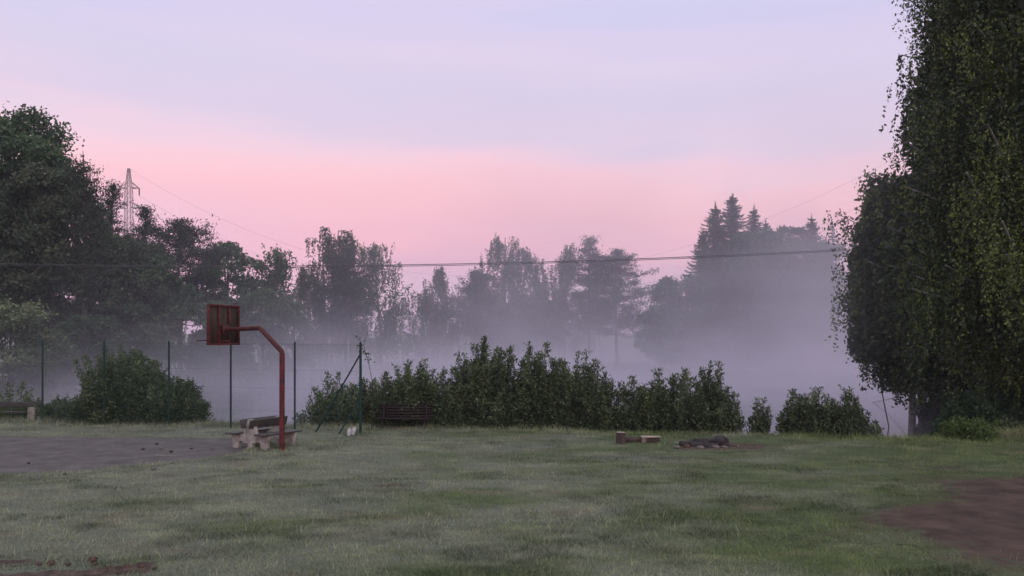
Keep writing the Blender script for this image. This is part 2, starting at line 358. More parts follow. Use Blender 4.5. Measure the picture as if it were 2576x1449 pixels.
# lake
mw, ntw, outw = mat_base('water')
p = ntw.nodes.new('ShaderNodeBsdfPrincipled'); p.inputs['Base Color'].default_value = (.03, .035, .04, 1); p.inputs['Roughness'].default_value = .06
p.inputs['IOR'].default_value = 1.33
n = ntw.nodes.new('ShaderNodeTexNoise'); n.inputs['Scale'].default_value = 1.4; b = ntw.nodes.new('ShaderNodeBump'); b.inputs['Strength'].default_value = .25; b.inputs['Distance'].default_value = .02
tcw = ntw.nodes.new('ShaderNodeTexCoord'); ntw.links.new(tcw.outputs['Object'], n.inputs[0]); ntw.links.new(n.outputs[0], b.inputs['Height'])
ntw.links.new(b.outputs[0], p.inputs['Normal']); ntw.links.new(p.outputs[0], outw.inputs[0])
m = MB(); m.add([(-62, 26, LAKE_Z), (38, 26, LAKE_Z), (38, 126, LAKE_Z), (-62, 126, LAKE_Z)], [[0, 1, 2, 3]])
tag(m.build('lake_water', mw), kind='structure')

# ------------------------------------------------------------------ grass
def build_grass():
    rng = np.random.default_rng(11)
    N = 620000
    y = 8.6*np.exp(rng.random(N)*math.log(31.5/8.6)); x = (rng.random(N)*2-1)*(.66*y+1.8)
    ey = edge_y(x)
    keep = (y < ey+1.6) | (x > 13); x, y, ey = x[keep], y[keep], ey[keep]
    cs = poly_sd(x, y, COURT) + .35*(fbm(x, y, 1.6, 4, 4)-.5)*2; ds = poly_sd(x, y, DIRT) + .9*(fbm(x, y, 2.2, 4, 4)-.5)*2
    pr = rng.random(len(x))
    bare = ((cs > .05) & (pr > .006)) | ((ds > .1) & (pr > .03+.5*np.clip(1-ds/1.0, 0, 1)))
    for cx_, cy_, rx_, ry_ in ((-7.1, 10.85, .6, .2), (-5.9, 10.2, .9, .3), (-2.5, 16.4, .35, .15), (6.0, 22.5, 1.1, .45)):
        bare |= (((x-cx_)/rx_)**2+((y-cy_)/ry_)**2 < 1) & (pr > .25)
    x, y, ey = x[~bare], y[~bare], ey[~bare]; cs = cs[~bare]; n = len(x)
    tuft = np.clip((fbm(x, y*1.3, .9, 2, 3)-.56)*6, 0, 1)
    h = .018 + .018*rng.random(n) + .045*tuft*rng.random(n)
    h *= .75+.6*fbm(x, y, 3.5, 8)
    e = np.clip((y-(ey-1.3))/1.6, 0, 1); h += e*(.05+.24*rng.random(n)**2)
    h += np.clip(1-np.abs(cs+.15)/.35, 0, 1)*.04*rng.random(n)*(cs < .1)
    for px_, py_ in ((-6.2, 21.7), (-4.82, 25.6), (4.55*1., 23.15), (-7.0, 22.2), (5.9, 22.6)):
        h += np.exp(-((x-px_)**2+(y-py_)**2)/.25)*.07*rng.random(n)
    straw = rng.random(n) < .012*np.clip(fbm(x, y, 2.5, 21)*2-.2, 0, 2); h = np.where(straw, h+.03+.09*rng.random(n), h)
    w = (.0030+.0024*rng.random(n))*(y/10)**.75*np.where(straw, .8, 1)*np.where(y < 14, 1.25, 1.0)
    z = H(x, y)
    ang = rng.random(n)*2*math.pi; lean = (rng.normal(0, .55, (n, 2)))*h[:, None]
    ax = np.cos(ang)*w; ay_ = np.sin(ang)*w*.4
    V = np.empty((n, 3, 3))
    V[:, 0] = np.stack([x-ax, y-ay_, z-.01], -1); V[:, 1] = np.stack([x+ax, y+ay_, z-.01], -1)
    V[:, 2] = np.stack([x+lean[:, 0], y+lean[:, 1], z+h], -1)
    tone = np.clip(rng.normal(.52, .17, n) + .75*(fbm(x, y*1.4, .42, 9)-.5) + .5*(fbm(x, y*1.6, 1.6, 14)-.5) - .22*tuft + .42*straw, 0, 1)  # tufts toned darker: hummock shading put into the blade colour
    m = MB(); m.add(V, np.arange(n*3).reshape(n, 3), tone)
    tag(m.build('grass', M['blade']), 'short dewy grass of the lawn with longer tufts at its edge', 'grass', kind='stuff')
build_grass()

# ------------------------------------------------------------------ trees
def leafquads(mb, rng, P, size, D=None, spread=.6, aspect=.6, tone=.5):
    n = len(P)
    if n == 0: return
    a = rng.normal(size=(n, 3)); 
    if D is not None: a = D + spread*a
    a = unit(a); b = unit(np.cross(a, rng.normal(size=(n, 3))))
    s = np.broadcast_to(size, (n,))*rng.uniform(.65, 1.25, n)
    a = a*s[:, None]; b = b*(s*aspect)[:, None]
    V = np.stack([P-a, P+b, P+a, P-b], 1)
    mb.add(V, np.arange(n*4).reshape(n, 4), np.clip(tone + rng.normal(0, .16, n), 0, 1))

def curve(p0, p1, bend, n=6):
    t = np.linspace(0, 1, n)[:, None]; p0 = np.array(p0, float); p1 = np.array(p1, float)
    return p0*(1-t)+p1*t + np.array(bend, float)*(4*t*(1-t))

def finish_tree(name, loc, label, cat, group, tr, cr, bark, leaf, rz=0):
    e = empty(name, loc, label, cat, group, rz)
    if tr.n: tr.build('trunk', M[bark], e, smooth=True)
    if cr.n: cr.build('crown', M[leaf], e)
    return e

def g_broadleaf(seed, Ht, R, base, ls=.2, n=14000, prof=None, flat=.8, clumps=34, gap=.0):
    rng = np.random.default_rng(seed); tr, cr = MB(), MB()
    lean = rng.normal(0, .02*Ht, 2)
    tp = np.array([[0, 0, -.4], [lean[0]*.3, lean[1]*.3, Ht*.35], [lean[0], lean[1], Ht*.85]])
    tt = np.linspace(0, 1, 8)[:, None]; tpl = (1-tt)**2*tp[0]+2*tt*(1-tt)*tp[1]+tt**2*tp[2]
    tr.tube(tpl, np.linspace(.022*Ht, .005*Ht, 8), 8)
    prof = prof or (lambda t: math.sin(math.pi*min(1, max(0, .12+.80*t)))**.6)
    per = n//(clumps*12)
    for k in range(clumps):
        t = (k+rng.random())/clumps; z = base+(Ht-base)*t; r = R*prof(t)*(.45+.5*math.sqrt(rng.random())); a = rng.random()*2*math.pi
        rc = R*rng.uniform(.24, .40); c = np.array([r*math.cos(a)+lean[0]*t, r*math.sin(a)+lean[1]*t, min(z, Ht-rc*.6)])
        i = int(np.clip((z-base*.4)/Ht*5, 1, 6)); tr.tube(curve(tpl[i], c, (0, 0, -.06*R)), np.linspace(.006*Ht, .002*Ht, 6), 5)
        ct = rng.normal(.5, .13)
        for s in range(12):
            d = unit(rng.normal(size=3)); d[2] = abs(d[2])*1.2-.35; sc = c + d*rc*np.array([1, 1, flat])
            m_ = max(8, int(per*rng.uniform(.6, 1.5))); P = sc + rng.normal(0, rc*.26, (m_, 3))*np.array([1, 1, .7])
            leafquads(cr, rng, P, ls, tone=ct + .10*rng.normal())
    return tr, cr

def g_birch(seed, Ht, R, base, hang=2.5, ls=.13, limbs=26, strands=16, step=.22, prof=None, trunks=1, fill=0, jit=.10, tone0=.5, zmin=.25, lj=.7):
    rng = np.random.default_rng(seed); tr, cr = MB(), MB()
    ph_ = rng.random()*6; prof = prof or (lambda t: max(.12, (1-max(0, t-.45)/.60)**.5 * (1+.16*math.sin(t*15+ph_))))
    axes = []
    for q in range(trunks):
        o = rng.normal(0, .35*(trunks > 1), 2); l = rng.normal(0, .03*Ht, 2)
        tt = np.linspace(0, 1, 10)[:, None]
        tpl = np.concatenate([o[0]+l[0]*tt**2+.1*np.sin(tt*7+q), o[1]+l[1]*tt**2, -.4+(Ht*.97+.4)*tt], 1)
        tr.tube(tpl, np.linspace(.014*Ht, .003*Ht, 10), 8); axes.append(tpl)
    for k in range(limbs):
        t = (k+rng.random())/limbs; zt = base+(Ht-base)*t
        ax = axes[k % trunks]; a = rng.random()*2*math.pi; r = R*prof(t)*rng.uniform(.6, 1.0)
        zs = zt - r*rng.uniform(.6, 1.0); i = int(np.clip((zs+.4)/(Ht*.97)*9, 1, 9)); p0 = ax[i]
        p1 = np.array([p0[0]+r*math.cos(a), p0[1]+r*math.sin(a), min(zt, Ht*.99)])
        L = curve(p0, p1, (0, 0, .12*r), 7); tr.tube(L, np.linspace(.004*Ht, .0012*Ht, 7), 5)
        ct = rng.normal(tone0, .12)
        for s in range(strands):
            u = rng.uniform(.25, 1.02); q = L[0]*(1-u)+L[-1]*u + np.array([0, 0, .12*r*4*u*(1-u)]); j = rng.normal(0, jit*R+.12, 3); j[2] *= .5
            q = q + j; ln = hang*rng.uniform(.25, 1.1); m_ = max(4, int(ln/step*2))
            v = np.sort(rng.random(m_))[:, None]; sway = rng.normal(0, .13, 2)
            P = q + np.concatenate([sway[0]*v*ln*.6+.0*v, sway[1]*v*ln*.6, -v*ln + .25*ln*np.sin(v*math.pi)*.3], 1) + rng.normal(0, ls*lj, (m_, 3))
            P[:, 2] = np.where(P[:, 2] < zmin, zmin+rng.random(m_)*1.2, P[:, 2])
            tn = ct+.06*rng.normal() + .55*(vnoise(q[0]*1.3+q[1], q[2], .30*R, seed % 40)-.5)
            leafquads(cr, rng, P, ls, np.array([0, 0, -1.0]), .8, .62, tn)
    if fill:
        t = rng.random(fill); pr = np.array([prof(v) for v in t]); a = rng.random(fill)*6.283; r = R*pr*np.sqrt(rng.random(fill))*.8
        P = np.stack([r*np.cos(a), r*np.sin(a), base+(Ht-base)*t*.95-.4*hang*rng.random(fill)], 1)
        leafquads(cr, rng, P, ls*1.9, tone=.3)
    return tr, cr

def g_pine(seed, Ht, R, base, ls=.16, whorls=13, dens=1.0, droop=0.0, dead=False, wide=None):
    rng = np.random.default_rng(seed); tr, cr = MB(), MB()
    tt = np.linspace(0, 1, 9)[:, None]; b = rng.normal(0, .012*Ht, 2)
    tpl = np.concatenate([b[0]*np.sin(tt*3), b[1]*np.sin(tt*3), -.4+(Ht+.4)*tt], 1)
    tr.tube(tpl, np.linspace(.016*Ht, .003*Ht if not dead else .001*Ht, 9), 7)
    nl = int(whorls*4.6)
    for w in range(nl):
        t = (w+rng.random())/nl; z = base+(Ht-base)*t*.98
        env = (wide(t) if wide else max(.0, 1-t)**.62*(.8 if t < .12 else 1)); env = max(env*(1 if dead else min(1, (1-t)*5+.1)), .10)
        bare = dead and t > .95
        r = R*env*rng.uniform(.40, 1.12)*(.5 if bare else 1)
        a = rng.random()*6.283; c0 = tpl[int(np.clip(t*8, 0, 8))]*np.array([1, 1, 0])
        p0 = c0+np.array([0, 0, z]); p1 = c0+np.array([r*math.cos(a), r*math.sin(a), z + r*rng.uniform(.0, .55)*(.4+.8*t) - droop*r])
        L = curve(p0, p1, (0, 0, -.07*r), 6); tr.tube(L, np.linspace(.0032*Ht, .001*Ht, 6), 4)
        if bare or dens == 0: continue
        ct = rng.normal(.5, .13); nc = max(2, int(r*1.9)+1)
        for s in range(nc):
            u = .35+.72*(s+rng.random()*.6)/nc; c = L[0]*(1-u)+L[-1]*u + rng.normal(0, .12*r+.05, 3)*np.array([1, 1, .5])
            m_ = int(34*dens*rng.uniform(.6, 1.4)); sg = rng.uniform(.22, .42)*(.6+.25*min(R, 3)); P = c + rng.normal(0, 1, (m_, 3))*np.array([sg, sg, sg*.42])
            P[:, 2] += .25*np.hypot(P[:, 0]-c[0], P[:, 1]-c[1])
            leafquads(cr, rng, P, ls, np.array([math.cos(a)*.5, math.sin(a)*.5, .7]), .5, .34, ct)
            if droop:
                P = c + rng.normal(0, 1, (10, 3))*np.array([sg*.8, sg*.8, .1]); P[:, 2] -= rng.random(10)*.9; leafquads(cr, rng, P, ls, np.array([0, 0, -1.]), .3, .25, ct)
    if not dead:
        P = np.array([tpl[-1][0], tpl[-1][1], Ht-.3]) + rng.normal(0, 1, (40, 3))*np.array([.16, .16, .28]); leafquads(cr, rng, P, ls, np.array([0, 0, 1.]), .4, .3, .5)
    return tr, cr

def g_spruce(seed, Ht, R, base=1.0, ls=.2, step=.62, dens=1.0, open_=0.0, p=.72):
    rng = np.random.default_rng(seed); tr, cr = MB(), MB()
    tr.tube([[0, 0, -.4], [0, 0, Ht*.5], [0, 0, Ht+.15]], [.014*Ht, .008*Ht, .012], 7)
    P = np.array([0, 0, Ht-.25]) + rng.normal(0, 1, (40, 3))*np.array([.07, .07, .3]); leafquads(cr, rng, P, ls*.7, np.array([0, 0, 1.]), .4, .3, .5)
    z = base
    while z < Ht-.35:
        t = (Ht-z)/(Ht-base); r0 = R*(t**p)+.10; k0 = rng.random()*6.28; nb = int(rng.integers(6, 9))
        for k in range(nb):
            a = k0+6.283*(k+rng.normal(0, .18))/nb; r = r0*rng.uniform(.62, 1.18)
            if rng.random() < open_: continue
            zz_ = z+rng.normal(0, .10); p0 = np.array([0, 0, zz_]); dr = .04+.26*t; p1 = np.array([r*math.cos(a), r*math.sin(a), zz_ - r*dr])
            L = curve(p0, p1, (0, 0, -.09*r), 7); L[-1, 2] += .07*r
            if r > .6: tr.tube(L, np.linspace(.035, .01, 7), 3)
            m_ = int((16+r*30)*dens); u = rng.random(m_)**.8; i = np.clip((u*6).astype(int), 0, 5); f = (u*6-i)[:, None]
            P = L[i]*(1-f)+L[i+1]*f; side = rng.normal(0, 1, m_)*(.13*r*(1-u)**.8+.05)
            P = P + np.stack([-math.sin(a)*side, math.cos(a)*side, -np.abs(rng.normal(0, .13+.03*r, m_))*(1.1-u)], 1)
            leafquads(cr, rng, P, ls*(1-.45*u), np.array([math.cos(a)*.7, math.sin(a)*.7, -.35]), .35, .30, rng.normal(.5, .1))
        z += step*rng.uniform(.75, 1.2)*(.45+.65*t)
    return tr, cr

def g_shrub(seed, Ht, R, stems=22, ls=.05, lps=1.0, dense=.6, body=.70, up=.8, tone0=.5):
    """upright sucker shrub: stems from the ground, leaves along stems and twigs, a leafy body lower down"""
    rng = np.random.default_rng(seed); tr, cr = MB(), MB()
    for k in range(stems):
        a = rng.random()*6.283; rr = R*math.sqrt(rng.random())
        hh = Ht*(1-.14*(rr/R)**2)*rng.uniform(.52, .97)
        if k < 2: hh = Ht; rr *= .4
        p0 = np.array([rr*.45*math.cos(a), rr*.45*math.sin(a), -.15]); p1 = np.array([rr*math.cos(a), rr*math.sin(a), hh])
        L = curve(p0, p1, (rng.normal(0, .06), rng.normal(0, .06), 0), 8); tr.tube(L, np.linspace(.014, .003, 8), 4, cap=False)
        m_ = int(hh*95*lps); u = rng.random(m_)**.85; i = np.clip((u*7).astype(int), 0, 6); f = (u*7-i)[:, None]
        P = L[i]*(1-f)+L[i+1]*f; wdt = (.05+.20*R*.5*(1-u)**.8); off = rng.normal(0, 1, (m_, 3))*wdt[:, None]*np.array([1, 1, .5])
        leafquads(cr, rng, P+off, ls, unit(off+np.array([0, 0, .05]))+np.array([0, 0, up*.5]), .5, .42, tone0+rng.normal(0, .12)+.12*u-.05)
        for w in range(int(3*hh)):                                       # twigs
            u = rng.uniform(.25, .95); q = L[0]*(1-u)+L[-1]*u; tl = rng.uniform(.15, .38)*(1.2-u*.6); b = rng.random()*6.283
            q1 = q+np.array([tl*math.cos(b), tl*math.sin(b), tl*rng.uniform(.3, 1.1)]); 
            tr.tube([q, q1], [.005, .002], 3, cap=False)
            m2 = int(tl*46*lps); v = rng.random(m2)[:, None]; leafquads(cr, rng, q*(1-v)+q1*v+rng.normal(0, .03, (m2, 3)), ls, unit(q1-q), .8, .42, tone0+rng.normal(0, .15))
    nb = int(5200*dense*R*R*Ht)
    if nb:
        z = rng.random(nb)**1.15*Ht*body; rad = R*np.sqrt(np.clip(1-(z/(Ht*(body+.14)))**2.2, .03, 1)); a = rng.random(nb)*6.283; z = z*(.55+.75*vnoise(a*1.6+seed, z*0+seed, .6, 3))
        rr = rad*(rng.random(nb)**.42)*(.68+.55*vnoise(a*2.2, z*1.5, .7, seed % 50)); P = np.stack([rr*np.cos(a), rr*np.sin(a), z], 1)+rng.normal(0, .03, (nb, 3))
        tn = tone0-.05+.45*(vnoise(P[:, 0]+5, P[:, 2]+P[:, 1], .28, seed % 30)-.5)
        leafquads(cr, rng, P, ls*1.05, np.stack([np.cos(a), np.sin(a), a*0+.3], 1), .7, .5, tn)
    return tr, cr

def place(name, gen, px, top, d, label, cat, group, bark, leaf, rz=None, y_off=0.0, **kw):
    """gen builds a plant whose top stands at image height `top` when it grows at distance d"""
    x = X(px, d); z0 = float(H(x, d)); Ht = Z(top, d)-z0
    seed = kw.pop('seed'); tr, cr = gen(seed, Ht, **kw)
    return finish_tree(name, (x, d, z0), label, cat, group, tr, cr, bark, leaf, rz if rz is not None else 0)

GL = 'trees on the left bank'; GC = 'trees on the far shore'; GR = 'spruces on the right shore'
# ---- left bank
place('broadleaf_tree', g_broadleaf, -36, 290, 78, 'tallest round-crowned leafy tree at the left edge of the photo', 'tree', GL, 'bark', 'leaf_dark', seed=1, R=7.6, base=5, n=52000, ls=.19, clumps=46)
place('broadleaf_tree', g_broadleaf, 82, 375, 76, 'rounded leafy tree just below the tallest crown at the left', 'tree', GL, 'bark', 'leaf_dark', seed=2, R=4.6, base=5, n=34000, ls=.18, clumps=30)
place('larch_tree', g_pine, 208, 380, 70, 'ragged conifer with bare dead tip above the left woods', 'tree', GL, 'bark', 'needle', seed=3, R=2.5, base=5, ls=.15, whorls=20, droop=.28, dead=True, dens=.9, wide=lambda t: .95 if t < .5 else .62 if t < .8 else .5)
place('broadleaf_tree', g_broadleaf, 125, 440, 73, 'brownish leafy tree in front of the ragged conifer', 'tree', GL, 'bark', 'leaf_brown', seed=4, R=4.6, base=3, n=24000, ls=.17, clumps=34)
place('broadleaf_tree', g_broadleaf, 212, 492, 74, 'dark brown-green leafy tree in the middle of the left woods', 'tree', GL, 'bark', 'leaf_brown', seed=5, R=4.6, base=3, n=26000, ls=.17, clumps=34)
place('broadleaf_tree', g_broadleaf, 298, 602, 75, 'brown-tinged leafy tree below the lattice pylon', 'tree', GL, 'bark', 'leaf_brown', seed=6, R=4.2, base=2.5, n=22000, ls=.17, clumps=30)
place('broadleaf_tree', g_broadleaf, 366, 650, 76, 'low leafy tree right of the pylon foot', 'tree', GL, 'bark', 'leaf_dark', seed=7, R=3.3, base=2, n=16000, ls=.17, clumps=26)
place('pine_tree', g_pine, 288, 462, 92, 'slim pine touching the left side of the pylon', 'tree', GL, 'bark', 'needle', seed=8, R=3.2, base=8, ls=.14, whorls=14, dens=1.7)
place('pine_tree', g_pine, 367, 522, 94, 'slim pine just right of the pylon with level branches', 'tree', GL, 'bark', 'needle', seed=9, R=3.5, base=8, ls=.14, whorls=13, wide=lambda t: 1.0*(1-t)**.8+.12, dens=1.7)
place('pine_tree', g_pine, 455, 556, 88, 'broad dense pine with pointed top right of the slim pines', 'tree', GL, 'bark', 'needle', seed=10, R=5.0, base=5, ls=.15, whorls=20, dens=1.6, wide=lambda t: .95 if t < .55 else 1.05-.9*(t-.5)*1.3)
place('broadleaf_tree', g_broadleaf, 570, 612, 90, 'loose leafy tree with sky gaps above the backboard', 'tree', GL, 'bark', 'leaf_dark', seed=11, R=3.4, base=6, n=9000, ls=.19, clumps=24)
place('birch_tree', g_birch, 686, 612, 90, 'small dark birch right of the backboard', 'tree', GL, 'bark_birch', 'leaf_dark', seed=12, R=3.4, base=6, hang=2.2, ls=.16, limbs=36, strands=17)
place('broadleaf_tree', g_broadleaf, 455, 720, 80, 'low leafy tree filling under the broad pine', 'tree', GL, 'bark', 'leaf_dark', seed=13, R=3.2, base=1.5, n=15000, ls=.17, clumps=26)
place('broadleaf_tree', g_broadleaf, 575, 755, 82, 'low rounded leafy tree behind the backboard', 'tree', GL, 'bark', 'leaf_dark', seed=14, R=3.1, base=1.5, n=13000, ls=.17, clumps=24)
place('broadleaf_tree', g_broadleaf, 665, 738, 84, 'rounded green leafy tree behind the hoop arm', 'tree', GL, 'bark', 'leaf_dark', seed=15, R=3.4, base=1.5, n=15000, ls=.17, clumps=26)
place('broadleaf_tree', g_broadleaf, 740, 765, 88, 'small leafy tree between the hoop arm and the tall weeping birch', 'tree', GL, 'bark', 'leaf_dark', seed=16, R=2.2, base=2, n=7000, ls=.17, clumps=18)
place('broadleaf_tree', g_broadleaf, 20, 765, 58, 'lighter green low tree at the left edge above the fence', 'tree', GL, 'bark', 'leaf_shrub', seed=17, R=3.0, base=1.0, n=22000, ls=.12, clumps=28)
place('broadleaf_tree', g_broadleaf, 135, 835, 64, 'low bushy tree behind the second fence post', 'tree', GL, 'bark', 'leaf_dark', seed=18, R=2.5, base=.8, n=14000, ls=.13, clumps=22)
place('broadleaf_tree', g_broadleaf, 225, 800, 68, 'low bushy tree on the misty left bank above the round shrub', 'tree', GL, 'bark', 'leaf_dark', seed=19, R=2.9, base=.8, n=15000, ls=.14, clumps=22)
place('broadleaf_tree', g_broadleaf, 345, 770, 74, 'dark low tree at the waterline below the pylon', 'tree', GL, 'bark', 'leaf_dark', seed=20, R=3.1, base=1.0, n=15000, ls=.15, clumps=22)
# ---- far shore, left group
place('birch_tree', g_birch, 826, 570, 112, 'tall weeping birch with twin tips left of centre', 'tree', GC, 'bark_birch', 'leaf_birch', seed=21, R=4.6, base=4, hang=3.4, ls=0.15, limbs=46, strands=13, trunks=2, step=0.19, jit=0.045)
place('birch_tree', g_birch, 882, 580, 113, 'tall narrow weeping birch beside the twin-tipped one', 'tree', GC, 'bark_birch', 'leaf_birch', seed=22, R=3.4, base=5, hang=3.4, ls=0.15, limbs=36, strands=13, step=0.19, jit=0.045)
place('birch_tree', g_birch, 782, 672, 110, 'low drooping birch at the left foot of the twin-tipped one', 'tree', GC, 'bark_birch', 'leaf_birch', seed=23, R=3.2, base=3, hang=3.4, ls=0.15, limbs=24, strands=13, step=0.19, jit=0.045)
place('pine_tree', g_pine, 868, 625, 108, 'dark pine standing among the weeping birches', 'tree', GC, 'bark', 'needle', seed=24, R=3.6, base=4, ls=.16, whorls=18, dens=1.5, wide=lambda t: .9 if t < .7 else .6)
place('birch_tree', g_birch, 958, 603, 110, 'broad round-topped birch left of the sky gap', 'tree', GC, 'bark_birch', 'leaf_dark', seed=25, R=5.6, base=3, hang=3.0, ls=0.15, limbs=56, strands=13, prof=lambda t: (1.0 if t < .55 else 1.0-(t-.55)*1.2), jit=0.06)
place('bare_snag', g_pine, 1018, 738, 106, 'leaning leafless branch beside the sky gap', 'dead tree', None, 'bark_birch', 'needle', seed=26, R=2.2, base=6.5, whorls=2, dens=.0, dead=True)
# ---- far shore, centre group
place('birch_tree', g_birch, 1120, 664, 124, 'small rounded birch right of the sky gap', 'tree', GC, 'bark_birch', 'leaf_birch', seed=27, R=4.4, base=5, hang=3.4, ls=0.15, limbs=36, strands=13, step=0.19, jit=0.045)
place('birch_tree', g_birch, 1075, 735, 122, 'lowest drooping birch beside the sky gap', 'tree', GC, 'bark_birch', 'leaf_birch', seed=28, R=4.0, base=3.5, hang=3.4, ls=0.15, limbs=26, strands=13, step=0.19, jit=0.045)
place('pine_tree', g_pine, 1195, 684, 120, 'dark pine between the small birch and the tallest misty birch', 'tree', GC, 'bark', 'needle', seed=29, R=4.2, base=4, ls=.17, whorls=15, dens=1.3, wide=lambda t: .95 if t < .6 else .55)
place('birch_tree', g_birch, 1272, 588, 128, 'tallest misty birch in the centre of the far shore', 'tree', GC, 'bark_birch', 'leaf_birch', seed=30, R=6.4, base=4, hang=3.4, ls=0.15, limbs=64, strands=13, step=0.19, jit=0.045)
place('birch_tree', g_birch, 1340, 615, 130, 'misty birch just right of the tallest one', 'tree', GC, 'bark_birch', 'leaf_birch', seed=31, R=5.4, base=5, hang=3.4, ls=0.15, limbs=46, strands=13, step=0.19, jit=0.045)
place('birch_tree', g_birch, 1420, 608, 131, 'misty round-headed birch left of the twin pines', 'tree', GC, 'bark_birch', 'leaf_birch', seed=32, R=6.0, base=3, hang=3.4, ls=0.15, limbs=54, strands=13, step=0.19, jit=0.045)
place('birch_tree', g_birch, 1215, 668, 126, 'low misty birch leaning on the tallest one', 'tree', GC, 'bark_birch', 'leaf_birch', seed=33, R=4.4, base=4, hang=3.4, ls=0.15, limbs=32, strands=13, step=0.19, jit=0.045)
place('pine_tree', g_pine, 1482, 600, 122, 'pine with two pointed tips left of the last pine', 'tree', GC, 'bark', 'needle', seed=34, R=4.0, base=5, ls=.17, whorls=20, dens=1.2, wide=lambda t: 1.0 if t < .55 else .6 if t < .8 else .4)
place('pine_tree', g_pine, 1553, 628, 120, 'last pine of the centre group with bare lower trunk', 'tree', GC, 'bark', 'needle', seed=35, R=5.0, base=4.2, ls=.17, whorls=20, dens=1.3, wide=lambda t: 1.0 if t < .7 else .7)
place('broadleaf_tree', g_broadleaf, 1380, 760, 124, 'low leafy tree in the mist under the centre birches', 'tree', GC, 'bark', 'leaf_birch', seed=36, R=3.6, base=2.5, n=16000, ls=.2, clumps=22)
place('broadleaf_tree', g_broadleaf, 1290, 770, 122, 'second low leafy tree in the mist, under the tallest birch', 'tree', GC, 'bark', 'leaf_birch', seed=37, R=3.4, base=2.5, n=16000, ls=.2, clumps=22)
# ---- right shore
place('broadleaf_tree', g_broadleaf, 1712, 700, 108, 'misty rounded tree left of the spruces', 'tree', GR, 'bark', 'leaf_dark', seed=40, R=4.2, base=1, n=18000, ls=.2, clumps=34)
place('broadleaf_tree', g_broadleaf, 1660, 780, 106, 'lowest misty tree sloping to the water left of the spruces', 'tree', GR, 'bark', 'leaf_dark', seed=41, R=2.9, base=.8, n=12000, ls=.2, clumps=24)
place('spruce_tree', g_spruce, 1843, 490, 112, 'tallest misty spruce with the highest pointed tip', 'tree', GR, 'bark', 'needle', seed=42, R=7.8, base=1, ls=.22)
place('spruce_tree', g_spruce, 1800, 514, 110, 'misty spruce with wide left branches beside the tallest', 'tree', GR, 'bark', 'needle', seed=43, R=7.6, base=1, ls=.22)
place('spruce_tree', g_spruce, 1897, 520, 116, 'open-topped misty spruce right of the tallest', 'tree', GR, 'bark', 'needle', seed=44, R=6.2, base=1, ls=.2, open_=.25)
place('spruce_tree', g_spruce, 1926, 555, 113, 'lower misty spruce right of the open-topped one', 'tree', GR, 'bark', 'needle', seed=45, R=5.0, base=1, ls=.2)
place('broadleaf_tree', g_broadleaf, 1982, 580, 114, 'flat-topped misty tree in the dip between the spruces', 'tree', GR, 'bark', 'leaf_dark', seed=46, R=3.8, base=1.5, n=18000, ls=.2, clumps=32)
place('spruce_tree', g_spruce, 2042, 545, 112, 'single pointed misty spruce right of the dip', 'tree', GR, 'bark', 'needle', seed=47, R=6.2, base=1, ls=.2, dens=1.2)
place('spruce_tree', g_spruce, 2094, 562, 118, 'thin see-through misty spruce beside the big birch', 'tree', GR, 'bark', 'needle', seed=48, R=3.4, base=8, ls=.17, open_=.45, dens=.6)
place('spruce_tree', g_spruce, 2078, 600, 110, 'low misty spruce under the see-through one', 'tree', GR, 'bark', 'needle', seed=49, R=4.8, base=1, ls=.2)
place('broadleaf_tree', g_broadleaf, 1880, 590, 109, 'misty leafy tree under the tallest spruce', 'tree', GR, 'bark', 'leaf_dark', seed=50, R=4.4, base=.8, n=24000, ls=.2, clumps=32)
place('broadleaf_tree', g_broadleaf, 2005, 612, 108, 'misty leafy tree under the flat-topped one', 'tree', GR, 'bark', 'leaf_dark', seed=51, R=4.4, base=.8, n=16000, ls=.2, clumps=32)
place('broadleaf_tree', g_broadleaf, 2110, 620, 104, 'misty leafy tree half hidden by the weeping birch', 'tree', GR, 'bark', 'leaf_dark', seed=52, R=4.2, base=.8, n=15000, ls=.2, clumps=30)
place('spruce_tree', g_spruce, 1768, 585, 109, 'low broad misty spruce at the left foot of the spruce group', 'tree', GR, 'bark', 'needle', seed=53, R=6.0, base=1, ls=.22)
place('spruce_tree', g_spruce, 1962, 572, 111, 'misty spruce between the low spruce and the flat-topped tree', 'tree', GR, 'bark', 'needle', seed=54, R=5.4, base=1, ls=.21)
# ---- birches at the right edge
GB = 'weeping birches at the right edge'
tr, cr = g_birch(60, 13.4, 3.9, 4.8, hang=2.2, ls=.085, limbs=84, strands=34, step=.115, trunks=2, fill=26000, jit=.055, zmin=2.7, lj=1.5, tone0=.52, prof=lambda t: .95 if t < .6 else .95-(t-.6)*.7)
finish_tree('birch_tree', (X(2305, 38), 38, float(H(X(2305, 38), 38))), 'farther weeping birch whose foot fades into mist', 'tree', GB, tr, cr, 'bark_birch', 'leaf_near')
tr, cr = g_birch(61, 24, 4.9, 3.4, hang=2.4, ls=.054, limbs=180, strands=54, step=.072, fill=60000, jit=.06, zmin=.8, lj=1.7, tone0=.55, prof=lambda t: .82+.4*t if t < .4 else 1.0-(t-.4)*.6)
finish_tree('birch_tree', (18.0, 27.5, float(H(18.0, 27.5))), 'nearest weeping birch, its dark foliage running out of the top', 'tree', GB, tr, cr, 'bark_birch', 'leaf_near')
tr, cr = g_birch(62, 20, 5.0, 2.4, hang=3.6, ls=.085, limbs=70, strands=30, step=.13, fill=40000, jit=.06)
finish_tree('birch_tree', (20.5, 34.0, float(H(20.5, 34.0))), 'dark birch hidden behind the nearest weeping birch', 'tree', GB, tr, cr, 'bark_birch', 'leaf_near')

